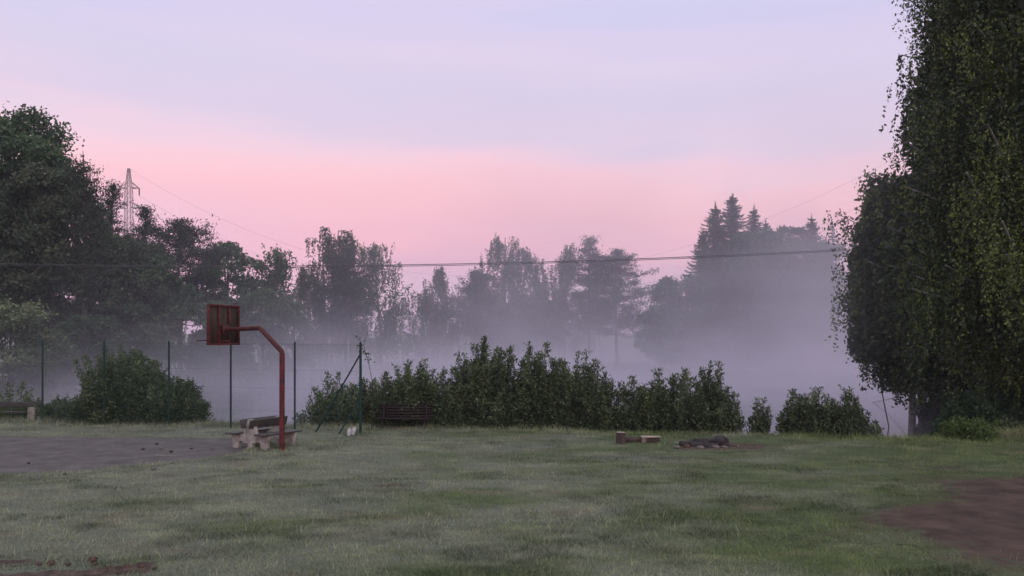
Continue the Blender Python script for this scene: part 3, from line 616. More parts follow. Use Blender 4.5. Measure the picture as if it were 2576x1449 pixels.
# ------------------------------------------------------------------ shrubs along the lawn edge
GS = 'shrubs along the lake bank'
shr = [  # px, top, radius, stems, dist-beyond-edge, density, leaf, label
 (25, 962, 1.25, 20, 3.6, .8, 'leaf_bright', 'yellow-green low bush behind the leftmost bench'),
 (85, 1000, .9, 14, 3.2, .8, 'leaf_bright', 'small yellow-green bush left of the second fence post'),
 (150, 990, .9, 16, 2.6, .8, 'leaf_shrub', 'low dark bush between the left fence posts'),
 (220, 968, .75, 16, 2.0, .7, 'leaf_shrub', 'small bush joining the left side of the big round shrub'),
 (300, 868, 1.35, 46, 1.9, .75, 'leaf_shrub', 'big round shrub behind the fence on the left'),
 (372, 905, 1.0, 34, 1.7, .75, 'leaf_shrub', 'right half of the big round shrub behind the fence'),
 (438, 948, .95, 28, 1.5, .75, 'leaf_shrub', 'dark shrub right of the third fence post'),
 (492, 990, .55, 16, 1.3, .3, 'leaf_shrub', 'loose thin shrub at the right end of the left clump'),
 (797, 985, .65, 15, 1.4, .12, 'leaf_shrub', 'loose see-through shrub left of the long brace'),
 (850, 935, .8, 20, 1.4, .35, 'leaf_shrub', 'leafy shrub behind the long slanting brace'),
 (905, 950, .75, 24, 1.4, .7, 'leaf_shrub', 'dense shrub behind the corner fence post'),
 (965, 940, .8, 26, 1.4, .7, 'leaf_shrub', 'dense shrub behind the left end of the dark red bench'),
 (1045, 903, .95, 30, 1.5, .7, 'leaf_shrub', 'shrub with drooping tip leaves above the dark red bench'),
 (1130, 925, .85, 30, 1.4, .75, 'leaf_shrub', 'dense shrub right of the dark red bench'),
 (1192, 866, .9, 38, 1.6, .6, 'leaf_shrub', 'tall shrub forming the left shoulder of the highest clump'),
 (1226, 846, .8, 30, 1.9, .3, 'leaf_shrub', 'tallest shrub of the bank with airy top'),
 (1275, 872, .6, 16, 1.6, .12, 'leaf_shrub', 'thin see-through shrub right of the tallest one'),
 (1262, 975, .8, 22, 1.0, .9, 'leaf_shrub', 'low dense shrub at the foot of the tallest one'),
 (1352, 862, .85, 38, 1.4, .7, 'leaf_shrub', 'tall dense shrub right of the airy gap'),
 (1402, 905, .7, 26, 1.4, .7, 'leaf_shrub', 'dark shrub in the dip between two tall shrubs'),
 (1452, 880, .75, 32, 1.4, .6, 'leaf_shrub', 'upright shrub with pointed leafy top left of the thin one'),
 (1500, 905, .65, 24, 1.3, .5, 'leaf_shrub', 'upright shrub sloping down towards the thin one'),
 (1540, 980, .5, 13, 1.1, .15, 'leaf_shrub', 'thin low shrub between the two large clumps'),
 (1597, 945, .75, 26, 1.2, .75, 'leaf_shrub', 'shrub behind the upright stump with twiggy top'),
 (1645, 928, .75, 24, 1.2, .8, 'leaf_shrub', 'dense shrub with two spiky shoots right of the stump'),
 (1710, 928, .8, 26, 1.2, .8, 'leaf_shrub', 'dense shrub with spiky shoots behind the log pieces'),
 (1783, 908, .85, 26, 1.2, .8, 'leaf_shrub', 'dense shrub with the highest single shoot behind the burnt heap'),
 (1835, 985, .5, 14, .9, .4, 'leaf_shrub', 'loose shrub ending the middle clump on the right'),
 (1910, 1000, .42, 15, .9, .45, 'leaf_shrub', 'small cone-shaped shrub standing alone'),
 (2002, 978, .62, 20, .9, 1.0, 'leaf_shrub', 'round dense shrub right of the small lone one'),
 (2055, 975, .72, 24, .9, 1.1, 'leaf_shrub', 'round dense shrub in the middle of the last clump'),
 (2132, 976, .66, 24, .9, 1.0, 'leaf_shrub', 'round dense shrub at the right of the last clump'),
 (2200, 1060, .42, 9, .7, .1, 'leaf_shrub', 'low straggling shrub beside the open water'),
]
for i, (px, top, R, st, off, dn, lf, lab) in enumerate(shr):
    d = float(edge_y(X(px, 27)))+off*.55
    d = float(edge_y(X(px, d)))+off*.55
    place('shrub', g_shrub, px, top, d, lab, 'shrub', GS, 'twig', lf, seed=100+i, R=R*(1.14 if i < 19 else 1.02 if i < 27 else .95), stems=int(st*1.35), dense=dn, ls=.053, lps=1.3, body=(.78 if i in (4, 5, 6) else .52+.20*((i*7) % 5)/4))
# undergrowth at the right
GU = 'undergrowth below the right birches'
place('shrub', g_shrub, 2440, 1046, 24.5, 'bright green rounded bush at the foot of the nearest birch', 'shrub', GU, 'twig', 'leaf_bright', seed=150, R=0.85, stems=20, dense=1.3, ls=.045)
place('shrub', g_shrub, 2510, 1050, 26.8, 'dim green bush beside the bare bank', 'shrub', GU, 'twig', 'leaf_shrub', seed=151, R=.7, stems=16, dense=1.0, ls=.05)
place('shrub', g_shrub, 2375, 965, 38, 'misty grey-green bush hanging over the water at the right', 'shrub', GU, 'twig', 'leaf_dark', seed=152, R=1.3, stems=24, dense=.6, ls=.07)
place('shrub', g_shrub, 2452, 965, 28, 'dark tall bush behind the bright green one', 'shrub', GU, 'twig', 'leaf_dark', seed=153, R=1.3, stems=26, dense=.8, ls=.06)
place('shrub', g_shrub, 2540, 940, 28.5, 'darkest bush at the right edge under the birch', 'shrub', GU, 'twig', 'leaf_dark', seed=154, R=1.5, stems=26, dense=.8, ls=.06)
place('shrub', g_shrub, 2610, 900, 31, 'dark bush just past the right edge of the lawn', 'shrub', GU, 'twig', 'leaf_dark', seed=155, R=1.6, stems=26, dense=.8, ls=.06)

# ------------------------------------------------------------------ basketball hoop
def hoop():
    bx, by = -6.21, 21.7; z0 = float(H(bx, by))
    e = empty('basketball_hoop', (bx, by, z0), 'rusty red basketball hoop on a bent pole, seen from behind', 'basketball hoop')
    n = np.array([-.94, .342, 0]); b = np.array([.342, .94, 0]); up = np.array([0, 0, 1.0])
    m = MB(); m.tube([[0, 0, -.3], [0, 0, 1.2], [.005, 0, 2.62]], [.073, .072, .071], 14); m.build('pole', M['red_paint'], e, smooth=True)
    el0 = np.array([.005, 0, 2.62]); el1 = n*.70+up*3.33; el2 = n*1.82+up*3.29
    m = MB(); m.tube([el0-(up*.02), el0+(up*.06)+(el1-el0)*.02, el1-(el1-el0)*.02-up*.01, el1+(el2-el1)*.03, el2], [.071, .069, .064, .063, .058], 14)
    m.build('arm', M['red_rust'], e, smooth=True)
    C = n*1.93; zc0, zc1, W = 2.86, 3.98, 1.30; t = .05
    R3 = np.stack([b, n, up], 1)        # columns: board axis, normal, up
    m = MB(); m.box(C+up*(zc0+zc1)/2+n*.02, (W-.02, .018, zc1-zc0-.02), R3); bd = m.build('backboard', M['board'], e)
    m = MB(); off = -n*.015
    for sx in (-1, 1): m.box(C+b*sx*(W/2-t/2)+up*(zc0+zc1)/2+off, (t, .045, zc1-zc0), R3)
    for zz_ in (zc0+t/2, zc1-t/2): m.box(C+up*zz_+off, (W-2*t-.004, .041, t), R3)
    for sx in (-.21, .21): m.box(C+b*sx+up*(zc0+zc1)/2+off, (t*.8, .037, zc1-zc0-2*t-.004), R3)
    for zz_ in (2.97, 3.17, 3.41): m.box(C+up*zz_+off, (.42-t*.8-.004, .034, t*.8), R3)
    m.build('board_frame', M['red_paint'], bd, bevel=.003)
    m = MB(); m.box(n*1.84+up*3.29, (.30, .012, .22), R3); m.box(n*1.865+b*-.10+up*3.29, (.03, .05, .24), R3); m.box(n*1.865+b*.10+up*3.29, (.03, .05, .24), R3)
    m.build('bracket', M['red_rust'], e)
    m = MB(); rc = C+n*(.05+.36+.23)+up*(2.985); th = np.linspace(0, 2*math.pi, 33)
    m.tube([rc+.228*(n*math.cos(a)+b*math.sin(a)) for a in th], .015, 6, cap=False)
    for s in (-.07, .07): m.tube([C+n*.03+b*s+up*2.985, rc-n*.215+b*s*.9], .011, 6)
    m.tube([C+n*.03+up*2.88, C+n*.36+up*2.98], .009, 6)
    m.build('rim', M['red_rust'], e, smooth=True)
hoop()

# ------------------------------------------------------------------ fence
posts = [(X(px, d), d, Z(top, d)) for px, d, top in ((907, 25.6, 862), (741.5, 26.6, 861), (580.5, 27.3, 859.5), (425, 28.0, 858.5), (262, 28.7, 857), (107, 29.4, 857), (-45, 30.1, 857))]
def fence():
    x0, y0, _ = posts[0]
    e = empty('chain_link_fence', (x0, y0, 0), 'tall dark green chain-link fence behind the gravel court', 'fence')
    P = [(x-x0, y-y0, float(H(x, y)), z) for x, y, z in posts]
    for i, (x, y, g, z) in enumerate(P):
        m = MB(); r = .042 if i == 0 else .032
        m.tube([[x, y, g-.3], [x, y, z-.02]], r, 10); m.tube([[x, y, z-.02], [x, y, z+.02]], [r*1.15, r*.6], 10)
        m.build('post', M['fence_paint'], e, smooth=True)
    m = MB(); bx, by = X(790, 26.3)-x0, 26.3-y0; m.tube([[0, 0, Z(890, 25.6)], [bx, by, float(H(bx+x0, by+y0))-.1]], .026, 8); m.build('brace', M['fence_paint'], e, smooth=True)
    bx, by = X(849, 25.7)-x0, 25.7-y0-.15; m = MB(); m.tube([[0, 0, Z(1004, 25.6)], [bx, by, float(H(bx+x0, by+y0))-.1]], .024, 8); m.build('brace', M['fence_paint'], e, smooth=True)
    for f in (.02, .31, .52, .78):
        m = MB(); pts = []
        for (x, y, g, z) in P: pts.append((x, y, z-.02-(z-g)*f*1.0))
        m.tube(pts, .0022, 4, cap=False); m.build('tension_wire', M['wire'], e)
    m = MB(); sp = .062; wr = .0016; hh = 2.75
    for i in range(len(P)-1):
        a = np.array(P[i][:2]); b = np.array(P[i+1][:2]); L = np.linalg.norm(b-a); u = (b-a)/L; g0, g1 = P[i][2], P[i+1][2]; zt0, zt1 = P[i][3]-.03, P[i+1][3]-.03
        for sgn in (1, -1):
            for k in np.arange(-hh, L+hh, sp*1.0):
                s0, s1 = (k, k+hh) if sgn > 0 else (k+hh, k); t0, t1 = 0.0, 1.0
                ds_ = s1-s0; lo = (0-s0)/ds_; hi = (L-s0)/ds_; lo, hi = min(lo, hi), max(lo, hi); t0 = max(t0, lo); t1 = min(t1, hi)
                if t1-t0 < .01: continue
                pp = []
                for t in (t0, t1):
                    s_ = s0+ds_*t; f = s_/L; zb = g0*(1-f)+g1*f+.03; zt = zt0*(1-f)+zt1*f; q = a+u*s_; pp.append((q[0], q[1], zb+(zt-zb)*t))
                m.tube(pp, wr, 3, cap=False)
    m.build('wire_mesh', M['wire'], e)
fence()
# vine climbing the corner post
def vine():
    rng = np.random.default_rng(77); x0, y0 = X(925, 26.6), 26.6; g = float(H(x0, y0)); e = empty('climbing_vine', (x0, y0, g), 'thin climbing shoot with few leaves over the corner post', 'vine')
    tr, cr = MB(), MB()
    pts = [(930, 1000), (928, 960), (921, 915), (913, 885), (912, 868), (918, 850), (926, 838)]
    P = np.array([(X(a, 25.9)-x0, 25.9-y0+.7*(1-i/6), Z(b, 25.9)-g) for i, (a, b) in enumerate(pts)]); tr.tube(np.vstack([[[.1, .1, 0]], P]), np.linspace(.012, .004, 8), 5)
    for (a, b), (c, d_) in (((913, 885), (930, 893)), ((912, 870), (897, 846)), ((914, 890), (895, 866)), ((918, 905), (935, 905))):
        p = np.array([X(a, 25.9)-x0, -.65, Z(b, 25.9)-g]); q = np.array([X(c, 25.9)-x0, -.6, Z(d_, 25.9)-g]); tr.tube([p, q], [.005, .003], 4)
        for v in rng.random(14): leafquads(cr, rng, (p*(1-v)+q*v)[None]+rng.normal(0, .05, (1, 3)), .05, None, 1, .5, .45)
    tr.build('stem', M['twig'], e); cr.build('leaves', M['leaf_shrub'], e)
vine()

# ------------------------------------------------------------------ benches
def prism(m, prof, y0, y1):
    """profile in local x-z extruded along local y"""
    n = len(prof); V = [(x, y0, z) for x, z in prof]+[(x, y1, z) for x, z in prof]
    m.add(V, [[i, (i+1) % n, n+(i+1) % n, n+i] for i in range(n)]); m.add(V, [list(range(n))[::-1]]); m.add(V, [[n+i for i in range(n)]])
def double_bench():
    c = np.array([.885, -.466]); u = np.array([.466, .885])
    ctr = np.array([-6.98, 22.65]); e = empty('double_bench', (ctr[0], ctr[1], float(H(*ctr))), 'back-to-back bench of dark planks on pale concrete supports beside the hoop pole', 'bench', rz=math.atan2(c[1], c[0]))
    for y in (-.50, .50):
        m = MB()
        prism(m, [(-.23, .16), (.23, .16), (.215, .42), (.17, .60), (.10, .70), (.055, .80), (-.055, .80), (-.10, .70), (-.17, .60), (-.215, .42)], y-.06, y+.06)
        for s in (-1, 1):
            pr = [(s*.225, .20), (s*.225, .385), (s*.70, .385), (s*.66, .20), (s*.62, -.12), (s*.43, -.12), (s*.40, .18)]
            prism(m, pr if s > 0 else pr[::-1], y-.055, y+.055)
        m.box((0, y, .02), (.16, .10, .29))
        m.build('concrete_support', M['concrete'], e, bevel=.012)
    for s in (-1, 1):
        m = MB()
        for k in (0, 1): m.box((s*(.44+.20*k), 0, .408), (.185, 1.50, .042))
        m.build('seat', M['plank'], e, bevel=.006)
        a = s*math.radians(15); R = np.array([[math.cos(a), 0, -math.sin(a)], [0, 1, 0], [math.sin(a), 0, math.cos(a)]])
        m = MB(); m.box((s*.165, 0, .685), (.035, 1.42, .25), R.T if True else R); m.build('backrest', M['plank'], e, bevel=.006)
double_bench()
def wall_bench():
    d = 30.2; x0 = X(88, d)-.9; g = float(H(x0, d)); g = 0.02; e = empty('park_bench', (x0, d, g), 'dark plank bench with pale concrete leg at the left edge behind the fence', 'bench')
    for x in (-.75, .85):
        m = MB(); prism(m, [(x-.15, -.5), (x+.15, -.5), (x+.13, .28), (x+.10, .46), (x-.12, .46), (x-.14, .28)], -.16, -.04)
        m.build('concrete_support', M['concrete'], e, bevel=.012)
    m = MB(); m.box((0, -.02, .545), (2.3, .035, .22)); m.build('backrest', M['plank'], e, bevel=.006)
    m = MB(); m.box((.1, .26, .24), (2.5, .38, .045)); m.build('seat', M['plank'], e, bevel=.006)
wall_bench()
def red_bench():
    d = 27.15; x0 = X(1018, d); g = float(H(x0, d)); e = empty('slatted_bench', (x0, d, g), 'dark red slatted bench half swallowed by the shrubs', 'bench')
    for k in range(5):
        m = MB(); z = .42+.092*k; m.box((0, .10+.022*k, z), (1.84, .028, .070)); m.build('slat', M['bench_red'], e)
    for k in range(3):
        m = MB(); m.box((0, -.30+.13*k, .365), (1.84, .11, .03)); m.build('slat', M['bench_red'], e)
    for x in (-.72, .72):
        m = MB(); m.tube([[x, -.30, -.1], [x, -.30, .34]], .02, 6); m.tube([[x, .03, -.1], [x, .03, .36], [x, .06, .40], [x, .17, .84]], .02, 6); m.tube([[x, -.30, .33], [x, .03, .33]], .018, 6)
        m.build('leg', M['char'], e)
red_bench()

# ------------------------------------------------------------------ white pieces
def white_piece(loc, w, h, tilt, lab, cat='plastic piece', group=None, rz=0):
    e = empty('white_plastic_piece', loc, lab, cat, group, rz); m = MB(); n = 20; V = []
    for i in range(n):
        a = 2*math.pi*i/n; sx = abs(math.cos(a))**.6*math.copysign(1, math.cos(a)); sz = abs(math.sin(a))**.6*math.copysign(1, math.sin(a))
        V.append((w/2*sx*(1.0+.08*sz), h/2*sz+h/2))
    prism(m, V, -.02, .02); o = m.build('shell', M['white_plastic'], e, bevel=.008)
    m = MB(); prism(m, [(x*.5, h*.62+(z-h*.5)*.22) for x, z in V], -.026, -.0215); m.build('print', M['shed'], e)
    e.rotation_euler = (math.radians(-12), tilt, rz)
white_piece((X(877, 24.9), 24.9, .03), .115, .24, .10, 'left of two white rounded plastic pieces standing in the grass', group='white pieces by the fence')
white_piece((X(887, 25.0), 25.0, .05), .115, .25, .24, 'right, slightly taller of two white rounded plastic pieces in the grass', group='white pieces by the fence')
dq = 41.0
for (px, py, w, h, tl, lab) in ((2216, 947, .14, .52, -.62, 'longer pale rounded piece leaning in the mist by the right trunk'), (2222, 937, .17, .34, -.25, 'shorter pale rounded piece in the mist by the right trunk')):
    xx = X(px, dq); zz_ = Z(py, dq)
    white_piece((xx, dq, zz_), w, h, tl, lab, group='pale pieces in the mist')
# leaning pole carrying them
m = MB(); a = np.array([X(2248, dq+.2), dq+.2, float(H(X(2248, dq+.2), dq+.2))-.1]); b = np.array([X(2207, dq+.1), dq+.1, Z(928, dq)]); m.tube([a, b], [.035, .028], 8)
tag(m.build('leaning_pole', M['bark'], smooth=True), 'thin leaning pole in the mist below the farther birch', 'pole')
# pale pipe running down to the water
m = MB(); P = [(X(2345, 44), 44, Z(945, 44)), (X(2318, 46), 46, Z(965, 46)), (X(2270, 50), 50, Z(990, 50)), (X(2235, 54), 54, Z(1005, 54)), (X(2195, 58), 58, LAKE_Z)]
m.tube(P, .055, 8); tag(m.build('pale_pipe', M['galv'], smooth=True), 'pale pipe slanting down into the misty water at the right', 'pipe')

# ------------------------------------------------------------------ stump, logs, fire place
def rock(m, rng, c, r, sq=(1, 1, .7), sub=10, amp=.22):
    th = np.linspace(0, 2*math.pi, sub, endpoint=False); ph = np.linspace(-math.pi/2, math.pi/2, 7)
    V = []
    f = rng.uniform(1-amp, 1+amp, (7, sub))
    for i, p_ in enumerate(ph):
        for j, t in enumerate(th): q = f[i, j] if 0 < i < 6 else 1; V.append((c[0]+r*sq[0]*q*math.cos(p_)*math.cos(t), c[1]+r*sq[1]*q*math.cos(p_)*math.sin(t), c[2]+r*sq[2]*q*math.sin(p_)))
    F = [[i*sub+j, i*sub+(j+1) % sub, (i+1)*sub+(j+1) % sub, (i+1)*sub+j] for i in range(6) for j in range(sub)]
    m.add(V, F)
def log_thing(name, x, y, r, L, ang, lab, cat, group=None, upright=False, mat='log_bark', lift=0.0, pitch=0.0, rt=None):
    g = float(H(x, y)); e = empty(name, (x, y, g), lab, cat, group); rng = np.random.default_rng(int(abs(x*100+y*10)))
    n = 18; segs = 7; k = rng.uniform(.93, 1.07, n)
    if upright: P0, D = np.array([0, 0, -.08]), np.array([0, 0, 1.0]); A, B = np.array([1, 0, 0.]), np.array([0, 1, 0.])
    else:
        D = np.array([math.cos(ang)*math.cos(pitch), math.sin(ang)*math.cos(pitch), math.sin(pitch)]); P0 = np.array([0, 0, r*.75+lift])-D*L/2; A = unit(np.cross(D, [0, 0, 1.])); B = np.cross(A, D)
    V = []
    for i in range(segs):
        t = i/(segs-1); rr = r*(1+(.16*(1-t)**3 if upright else 0))*(1 if rt is None else 1-t*(1-rt))
        for j in range(n): a = 2*math.pi*j/n; q = k[j]*rng.uniform(.985, 1.015); V.append(P0+D*L*t+rr*q*(A*math.cos(a)+B*math.sin(a)))
    V = np.array(V); F = [[i*n+j, i*n+(j+1) % n, (i+1)*n+(j+1) % n, (i+1)*n+j] for i in range(segs-1) for j in range(n)]
    m = MB(); m.add(V, F); m.build('bark', M[mat], e, smooth=True)
    if mat != 'char':
        for top in (0, 1):
            if upright and not top: continue
            ring = V[-n:] if top else V[:n]; c0 = ring.mean(0)+D*(.006 if top else -.006); m = MB()
            m.add(np.vstack([ring, c0]), [[j, (j+1) % n, n] if top else [(j+1) % n, j, n] for j in range(n)]); m.build('cut_face', M['cut_wood'], e)
    else:
        for q, o_ in ((V[-n:], 1), (V[:n], -1)):
            m = MB(); m.add(q, [list(range(n))[::o_]]); m.build('end', M['char'], e)
    return e
log_thing('tree_stump', X(1562, 23.3), 23.3, .135, .40, 0, 'upright sawn stump with pale cut top in front of the shrubs', 'stump', upright=True)
log_thing('log', X(1592, 23.5), 23.5, .085, .58, .12, 'short dark log lying beside the upright stump', 'log', 'logs by the stump')
log_thing('log', X(1637, 23.4), 23.4, .10, .52, .5, 'short log with a pale split face right of the stump', 'log', 'logs by the stump', mat='log_bark')
m = MB(); q = X(1637, 23.3); m.box((q, 23.33, float(H(q, 23.3))+.175), (.54, .18, .03), rotz(.08) @ np.array([[1, 0, 0], [0, .98, -.17], [0, .17, .98]]), jit=.015, rng=np.random.default_rng(3))
tag(m.build('split_board', M['cut_wood']), 'pale split board resting on the right log', 'board')
GF = 'charred logs of the fire place'
log_thing('charred_log', X(1745, 22.6), 22.6, .085, .80, .08, 'charred log at the left of the burnt heap', 'log', GF, mat='char', lift=.02)
log_thing('charred_log', X(1772, 22.4), 22.4, .085, .75, -.35, 'charred log lying in front in the middle of the burnt heap', 'log', GF, mat='char')
log_thing('charred_log', X(1790, 22.8), 22.8, .09, .95, .12, 'charred log at the back of the burnt heap', 'log', GF, mat='char', lift=.06)
log_thing('charred_log', X(1838, 22.6), 22.6, .055, .42, -.5, 'thin charred log with pale edge at the right of the heap', 'log', GF, mat='log_bark', pitch=-.1)
rng = np.random.default_rng(9)
def rock_thing(name, x, y, r, sq, mat, lab, cat, group=None, seed=1, amp=.22, lift=.3):
    m = MB(); rock(m, np.random.default_rng(seed), (0, 0, r*lift), r, sq, amp=amp); o = m.build(name, M[mat], smooth=False); o.location = (x, y, float(H(x, y))+.03)
    return tag(o, lab, cat, group)
rock_thing('charred_root', X(1812, 22.75), 22.75, .19, (1.2, .9, .85), 'char', 'large black charred root lump crowning the burnt heap', 'charred wood', seed=4, lift=.6)
rock_thing('charred_root', X(1748, 22.85), 22.85, .13, (1.5, .9, .7), 'char', 'smaller black lump at the left of the burnt heap', 'charred wood', seed=5, lift=.5)
for i, (px, d, r, mt, lab) in enumerate(((1703, 22.2, .075, 'stone', 'pale flat stone lying left of the burnt heap'), (1728, 22.3, .09, 'clod', 'brown clod at the left foot of the burnt heap'), (1762, 22.1, .08, 'stone', 'grey stone in front of the burnt heap'), (1800, 22.2, .085, 'stone', 'grey stone below the large charred lump'), (1822, 22.2, .07, 'stone', 'pale stone at the right foot of the heap'), (1785, 22.15, .07, 'char', 'small black cinder in front of the heap'))):
    rock_thing('stone', X(px, d), d, r, (1.3, 1, .6), mt, lab, 'stone', 'stones round the fire place', seed=20+i)
# stones and clods lying on the court
lbl = ['dark clod on the court at the far left', 'dark clod on the left half of the court', 'dark clod near the far edge of the court', 'dark clod above the worn white line', 'pale stone near the front edge of the court', 'dark clod in the middle of the court', 'pale stone left of the double bench', 'pale flat stone near the middle of the court', 'dark clod just right of the worn white line']
for i, (px, py, r, mt) in enumerate(((72, 1167, .035, 'char'), (163, 1193, .032, 'char'), (394, 1118, .04, 'char'), (430, 1138, .045, 'char'), (386, 1183, .045, 'stone'), (360, 1131, .04, 'clod'), (535, 1131, .035, 'stone'), (405, 1130, .04, 'stone'), (482, 1130, .035, 'clod'))):
    d = 3*F2/(py-HY); rock_thing('clod' if mt != 'stone' else 'small_stone', X(px, d), d, r, (1.3, 1, .7), mt, lbl[i], 'stone' if mt == 'stone' else 'clod', 'stones and clods on the court', seed=40+i)
# clods of the dug soil in the foreground
rng = np.random.default_rng(31); spots = [(372, 1413), (378, 1430), (430, 1428), (560, 1440)]
spots = [(235, 1416, 'farthest clod, between the two dug patches in the left foreground'), (239, 1427, 'clod just in front of the farthest one between the dug patches'),
         (273, 1437, 'clod at the left end of the right dug patch'), (320, 1433, 'clod on the back rim of the right dug patch, left of its neighbour'),
         (356, 1433, 'clod on the back rim of the right dug patch, near its tip'), (388, 1436, 'clod at the right tip of the right dug patch'),
         (300, 1443, 'clod in the middle of the right dug patch by the bottom edge'), (100, 1424, 'clod at the left end of the left dug patch'),
         (128, 1422, 'clod on the back rim of the left dug patch'), (172, 1424, 'clod at the right end of the left dug patch')]
for i, (a, b, lb) in enumerate(spots):
    d = 3*F2/(b-HY); rock_thing('clod', X(a, d), d, .022+.022*rng.random(), (1.3, 1, .8), 'clod', lb, 'clod', 'clods of dug soil in the foreground', seed=60+i, amp=.35)

# ------------------------------------------------------------------ pylon and lines
def pylon():
    d = 185.0; px = 324; x0 = X(px, d); g = float(H(x0, d)); zt = Z(424, d)-g
    e = empty('lattice_pylon', (x0, d, g), 'tall steel lattice pylon rising above the left woods', 'pylon')
    def wd(z): return .40 + .85*min(1, (zt-z)/(zt*.125)) if z > zt*.875 else 1.25+(zt*.875-z)/zt*.7
    def bar(m, a, b, r=.055): m.tube([a, b], r, 4, cap=False)
    m = MB(); zs = np.concatenate([np.linspace(0, zt*.875, 26), np.linspace(zt*.875, zt, 5)[1:]])
    for i in range(len(zs)-1):
        a, b = zs[i], zs[i+1]; wa, wb = wd(a)/2, wd(b)/2
        ca = [(-wa, -wa, a), (wa, -wa, a), (wa, wa, a), (-wa, wa, a)]; cb = [(-wb, -wb, b), (wb, -wb, b), (wb, wb, b), (-wb, wb, b)]
        for k in range(4):
            bar(m, ca[k], cb[k], .065); bar(m, ca[k], cb[(k+1) % 4], .032); bar(m, ca[(k+1) % 4], cb[k], .032); bar(m, cb[k], cb[(k+1) % 4], .03)
    m.build('tower_body', M['galv'], e)
    ends = []
    for (py, l, r_) in ((470, 2.3, 2.4), (520, 2.8, 3.2), (575, 2.3, 2.4)):
        z = Z(py, d)-g
        for s, ln in ((-1, l), (1, r_)):
            m = MB(); tip = (s*ln, 0, z-.3)
            for yy in (-.6, .6): bar(m, (s*.6, yy, z-.3), tip, .085); bar(m, (s*.6, yy, z+1.1), tip, .07)
            for f in (.35, .68):
                xa = s*(.6+(ln-.6)*f); bar(m, (xa, .6*(1-f), z-.3), (xa, .6*(1-f), z-.3+1.4*(1-f)), .035); bar(m, (xa, -.6*(1-f), z-.3), (xa, -.6*(1-f), z-.3+1.4*(1-f)), .035)
            m.build('crossarm', M['galv'], e)
            m = MB(); m.tube([(s*ln, 0, z-.3), (s*ln, 0, z-.3-1.7)], .11, 6)
            for kk in range(8): zz_ = z-.5-.18*kk; m.tube([(s*ln, 0, zz_), (s*ln, 0, zz_-.05)], .17, 8)
            m.build('insulator', M['char'], e)
            ends.append((x0+s*ln, d, g+z-2.0))
    return (x0, d, g+zt), ends
ptop, pend = pylon()
# next pylon would stand out of view on the right; the conductors sag between
far = []
def conductor(p0, p1, sag, r, lab, name='power_line', marks=()):
    t = np.linspace(0, 1, 60)[:, None]; P = np.array(p0)*(1-t)+np.array(p1)*t; P[:, 2:] -= sag*4*t*(1-t)
    e = empty(name, tuple(P[0]), lab, 'power line', 'power lines from the pylon'); m = MB(); m.tube(P-P[0], r, 5, cap=False); m.build('wire', M['cable'], e)
    for f in marks:
        i = f*59; k = int(i); q = P[k]*(1-(i-k))+P[k+1]*(i-k)-P[0]; m = MB(); m.tube([q+[0, 0, .1], q-[0, 0, .45]], .13, 6); m.build('line_marker', M['cable'], e)
xr = 92.0
conductor(ptop, (xr, 150, 49.6), 29.6, .016, 'topmost thin earth wire running right from the pylon tip', marks=(.115,))
nm = ['upper left arm', 'upper right arm', 'middle left arm', 'middle right arm', 'lower left arm', 'lower right arm']
for i, q in enumerate(pend):
    lvl = i//2; conductor(q, (xr+(0 if i % 2 else 5), 150+(4 if i % 2 else -4), 43-4.6*lvl), 28.0, .017, 'thin conductor hanging from the %s of the pylon' % nm[i], marks=(.14,) if i == 1 else ())
# near overhead cable crossing the view (two twisted strands)
def near_cable():
    d = 52.0; pts = [(-420, 650), (0, 665), (400, 669), (745, 669), (1050, 664), (1340, 659), (1600, 652), (1900, 639), (2135, 627), (2500, 604)]
    xs = np.array([X(a, d) for a, b in pts]); zs = np.array([Z(b, d) for a, b in pts]); co = np.polyfit(xs, zs, 2)
    xx = np.linspace(-46, 33, 80); P = np.stack([xx, np.full(80, d), np.polyval(co, xx)], 1)
    e = empty('overhead_cable', tuple(P[0]), 'dark double overhead cable sagging across the lake view', 'cable')
    for k in (0, 1):
        Q = P-P[0]+np.array([0, 0, -.085*k]); m = MB(); m.tube(Q, .022 if k else .026, 6, cap=False); m.build('strand', M['cable'], e)
    m = MB(); i = 44; q = P[i]-P[0]; m.box(q+[0, 0, -.04], (.22, .10, .22)); m.build('splice', M['cable'], e)
near_cable()
# pale shed behind the far shore
def shed():
    x, y = X(1042, 150), 150.0; g = float(H(x, y)); e = empty('shed', (x, y, g), 'pale low shed glimpsed through the mist left of centre', 'shed')
    m = MB(); m.box((0, 0, 1.3), (6.0, 3.5, 2.6)); w = m.build('wall', M['shed'], e)
    m = MB(); prism(m, [(-3.3, 2.62), (3.3, 2.62), (3.2, 2.75), (0, 3.5), (-3.2, 2.75)], -2, 2); m.build('roof', M['roof'], e)
    m = MB(); m.box((1.2, -1.77, 1.0), (.9, .05, 2.0)); m.build('door', M['galv'], e)
shed()

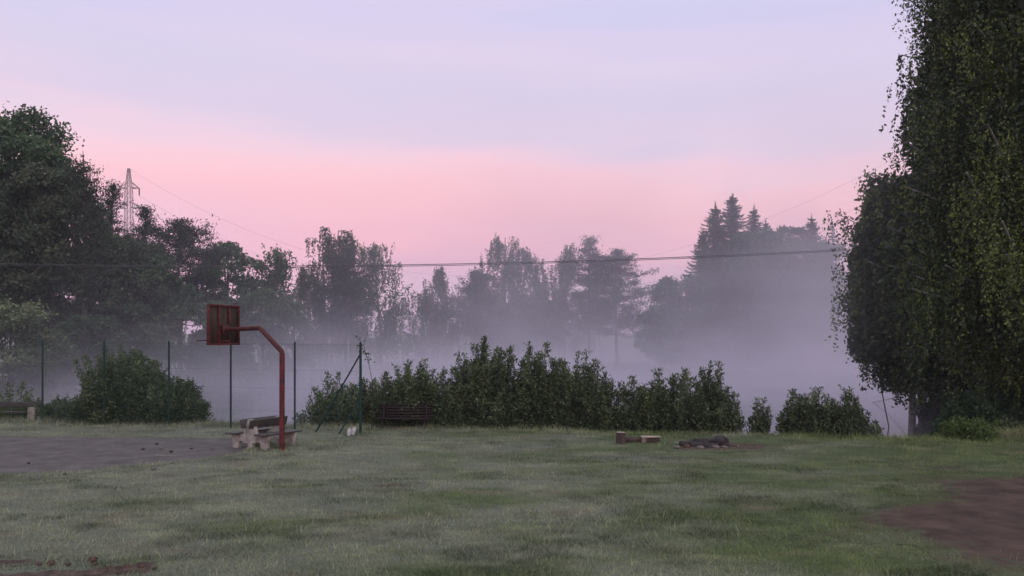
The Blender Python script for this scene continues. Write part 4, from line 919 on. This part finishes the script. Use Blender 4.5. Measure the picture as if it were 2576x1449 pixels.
# ------------------------------------------------------------------ haze and the mist on the lake
def volume_box(name, lo, hi, label, dens, color, aniso=0.0, mist=False):
    m, nt, out = mat_base(name)
    v = nt.nodes.new('ShaderNodeVolumePrincipled'); v.inputs['Color'].default_value = color+(1,); v.inputs['Anisotropy'].default_value = aniso
    v.inputs['Density'].default_value = dens; v.inputs['Density Attribute'].default_value = ''
    if mist:
        tc = nt.nodes.new('ShaderNodeTexCoord'); sp = nt.nodes.new('ShaderNodeSeparateXYZ'); nt.links.new(tc.outputs['Object'], sp.inputs[0])
        x, y, z = sp.outputs
        def mr(val, a, b, c, d_):
            n = nt.nodes.new('ShaderNodeMapRange'); n.clamp = True; nt.links.new(val, n.inputs[0])
            for i, q in enumerate((a, b, c, d_)): n.inputs[i+1].default_value = q
            return n.outputs[0]
        mp = nt.nodes.new('ShaderNodeMapping'); mp.inputs['Scale'].default_value = (.045, .045, .10); nt.links.new(tc.outputs['Object'], mp.inputs[0])
        n = nt.nodes.new('ShaderNodeTexNoise'); n.inputs['Scale'].default_value = 1.0; n.inputs['Detail'].default_value = 3; n.inputs['Roughness'].default_value = .55; n.inputs['Distortion'].default_value = .6
        nt.links.new(mp.outputs[0], n.inputs[0])
        nn = mr(n.outputs[0], .36, .66, .06, 2.3)
        hgt = math_node(nt, 'ADD', mr(x, -26, 0, 2.0, 10.0), mr(x, 0, 26, 0, 1.0))
        hgt = math_node(nt, 'MULTIPLY', hgt, mr(n.outputs[0], .35, .68, .6, 1.45))
        z15 = math_node(nt, 'ADD', z, 1.5)
        zr = math_node(nt, 'DIVIDE', z15, hgt)
        upper = math_node(nt, 'POWER', 2.718, math_node(nt, 'MULTIPLY', math_node(nt, 'POWER', zr, 1.6), -1.0))
        upper = math_node(nt, 'MULTIPLY', upper, math_node(nt, 'ADD', mr(x, -26, 0, .10, .20), mr(x, 6, 30, 0, .13)))
        lo_ = math_node(nt, 'POWER', 2.718, math_node(nt, 'MULTIPLY', math_node(nt, 'DIVIDE', z15, mr(x, -30, 0, 1.25, 1.75)), -1.0))
        de = math_node(nt, 'MULTIPLY', math_node(nt, 'ADD', upper, math_node(nt, 'MULTIPLY', lo_, 1.5)), nn)
        de = math_node(nt, 'MULTIPLY', de, mr(y, 28.5, 37, 0, 1))
        de = math_node(nt, 'MULTIPLY', de, dens); nt.links.new(de, v.inputs['Density'])
        if hasattr(m, 'cycles'):
            m.cycles.volume_step_rate = 1.0
    nt.links.new(v.outputs[0], out.inputs['Volume'])
    c = [(a+b)/2 for a, b in zip(lo, hi)]; s = [b-a for a, b in zip(lo, hi)]; mb = MB(); mb.box(c, s); o = mb.build(name, m)
    return tag(o, label, name, kind='stuff')
volume_box('haze', (-330, -40, -5), (330, 420, 75), 'thin even dawn haze over the whole place', .0004, (.80, .84, .95))
volume_box('mist', (-66, 28.4, -1.62), (46, 138, 24), 'low drifting mist bank rising from the lake', .050, (.95, .885, 1.0), aniso=.5, mist=True)
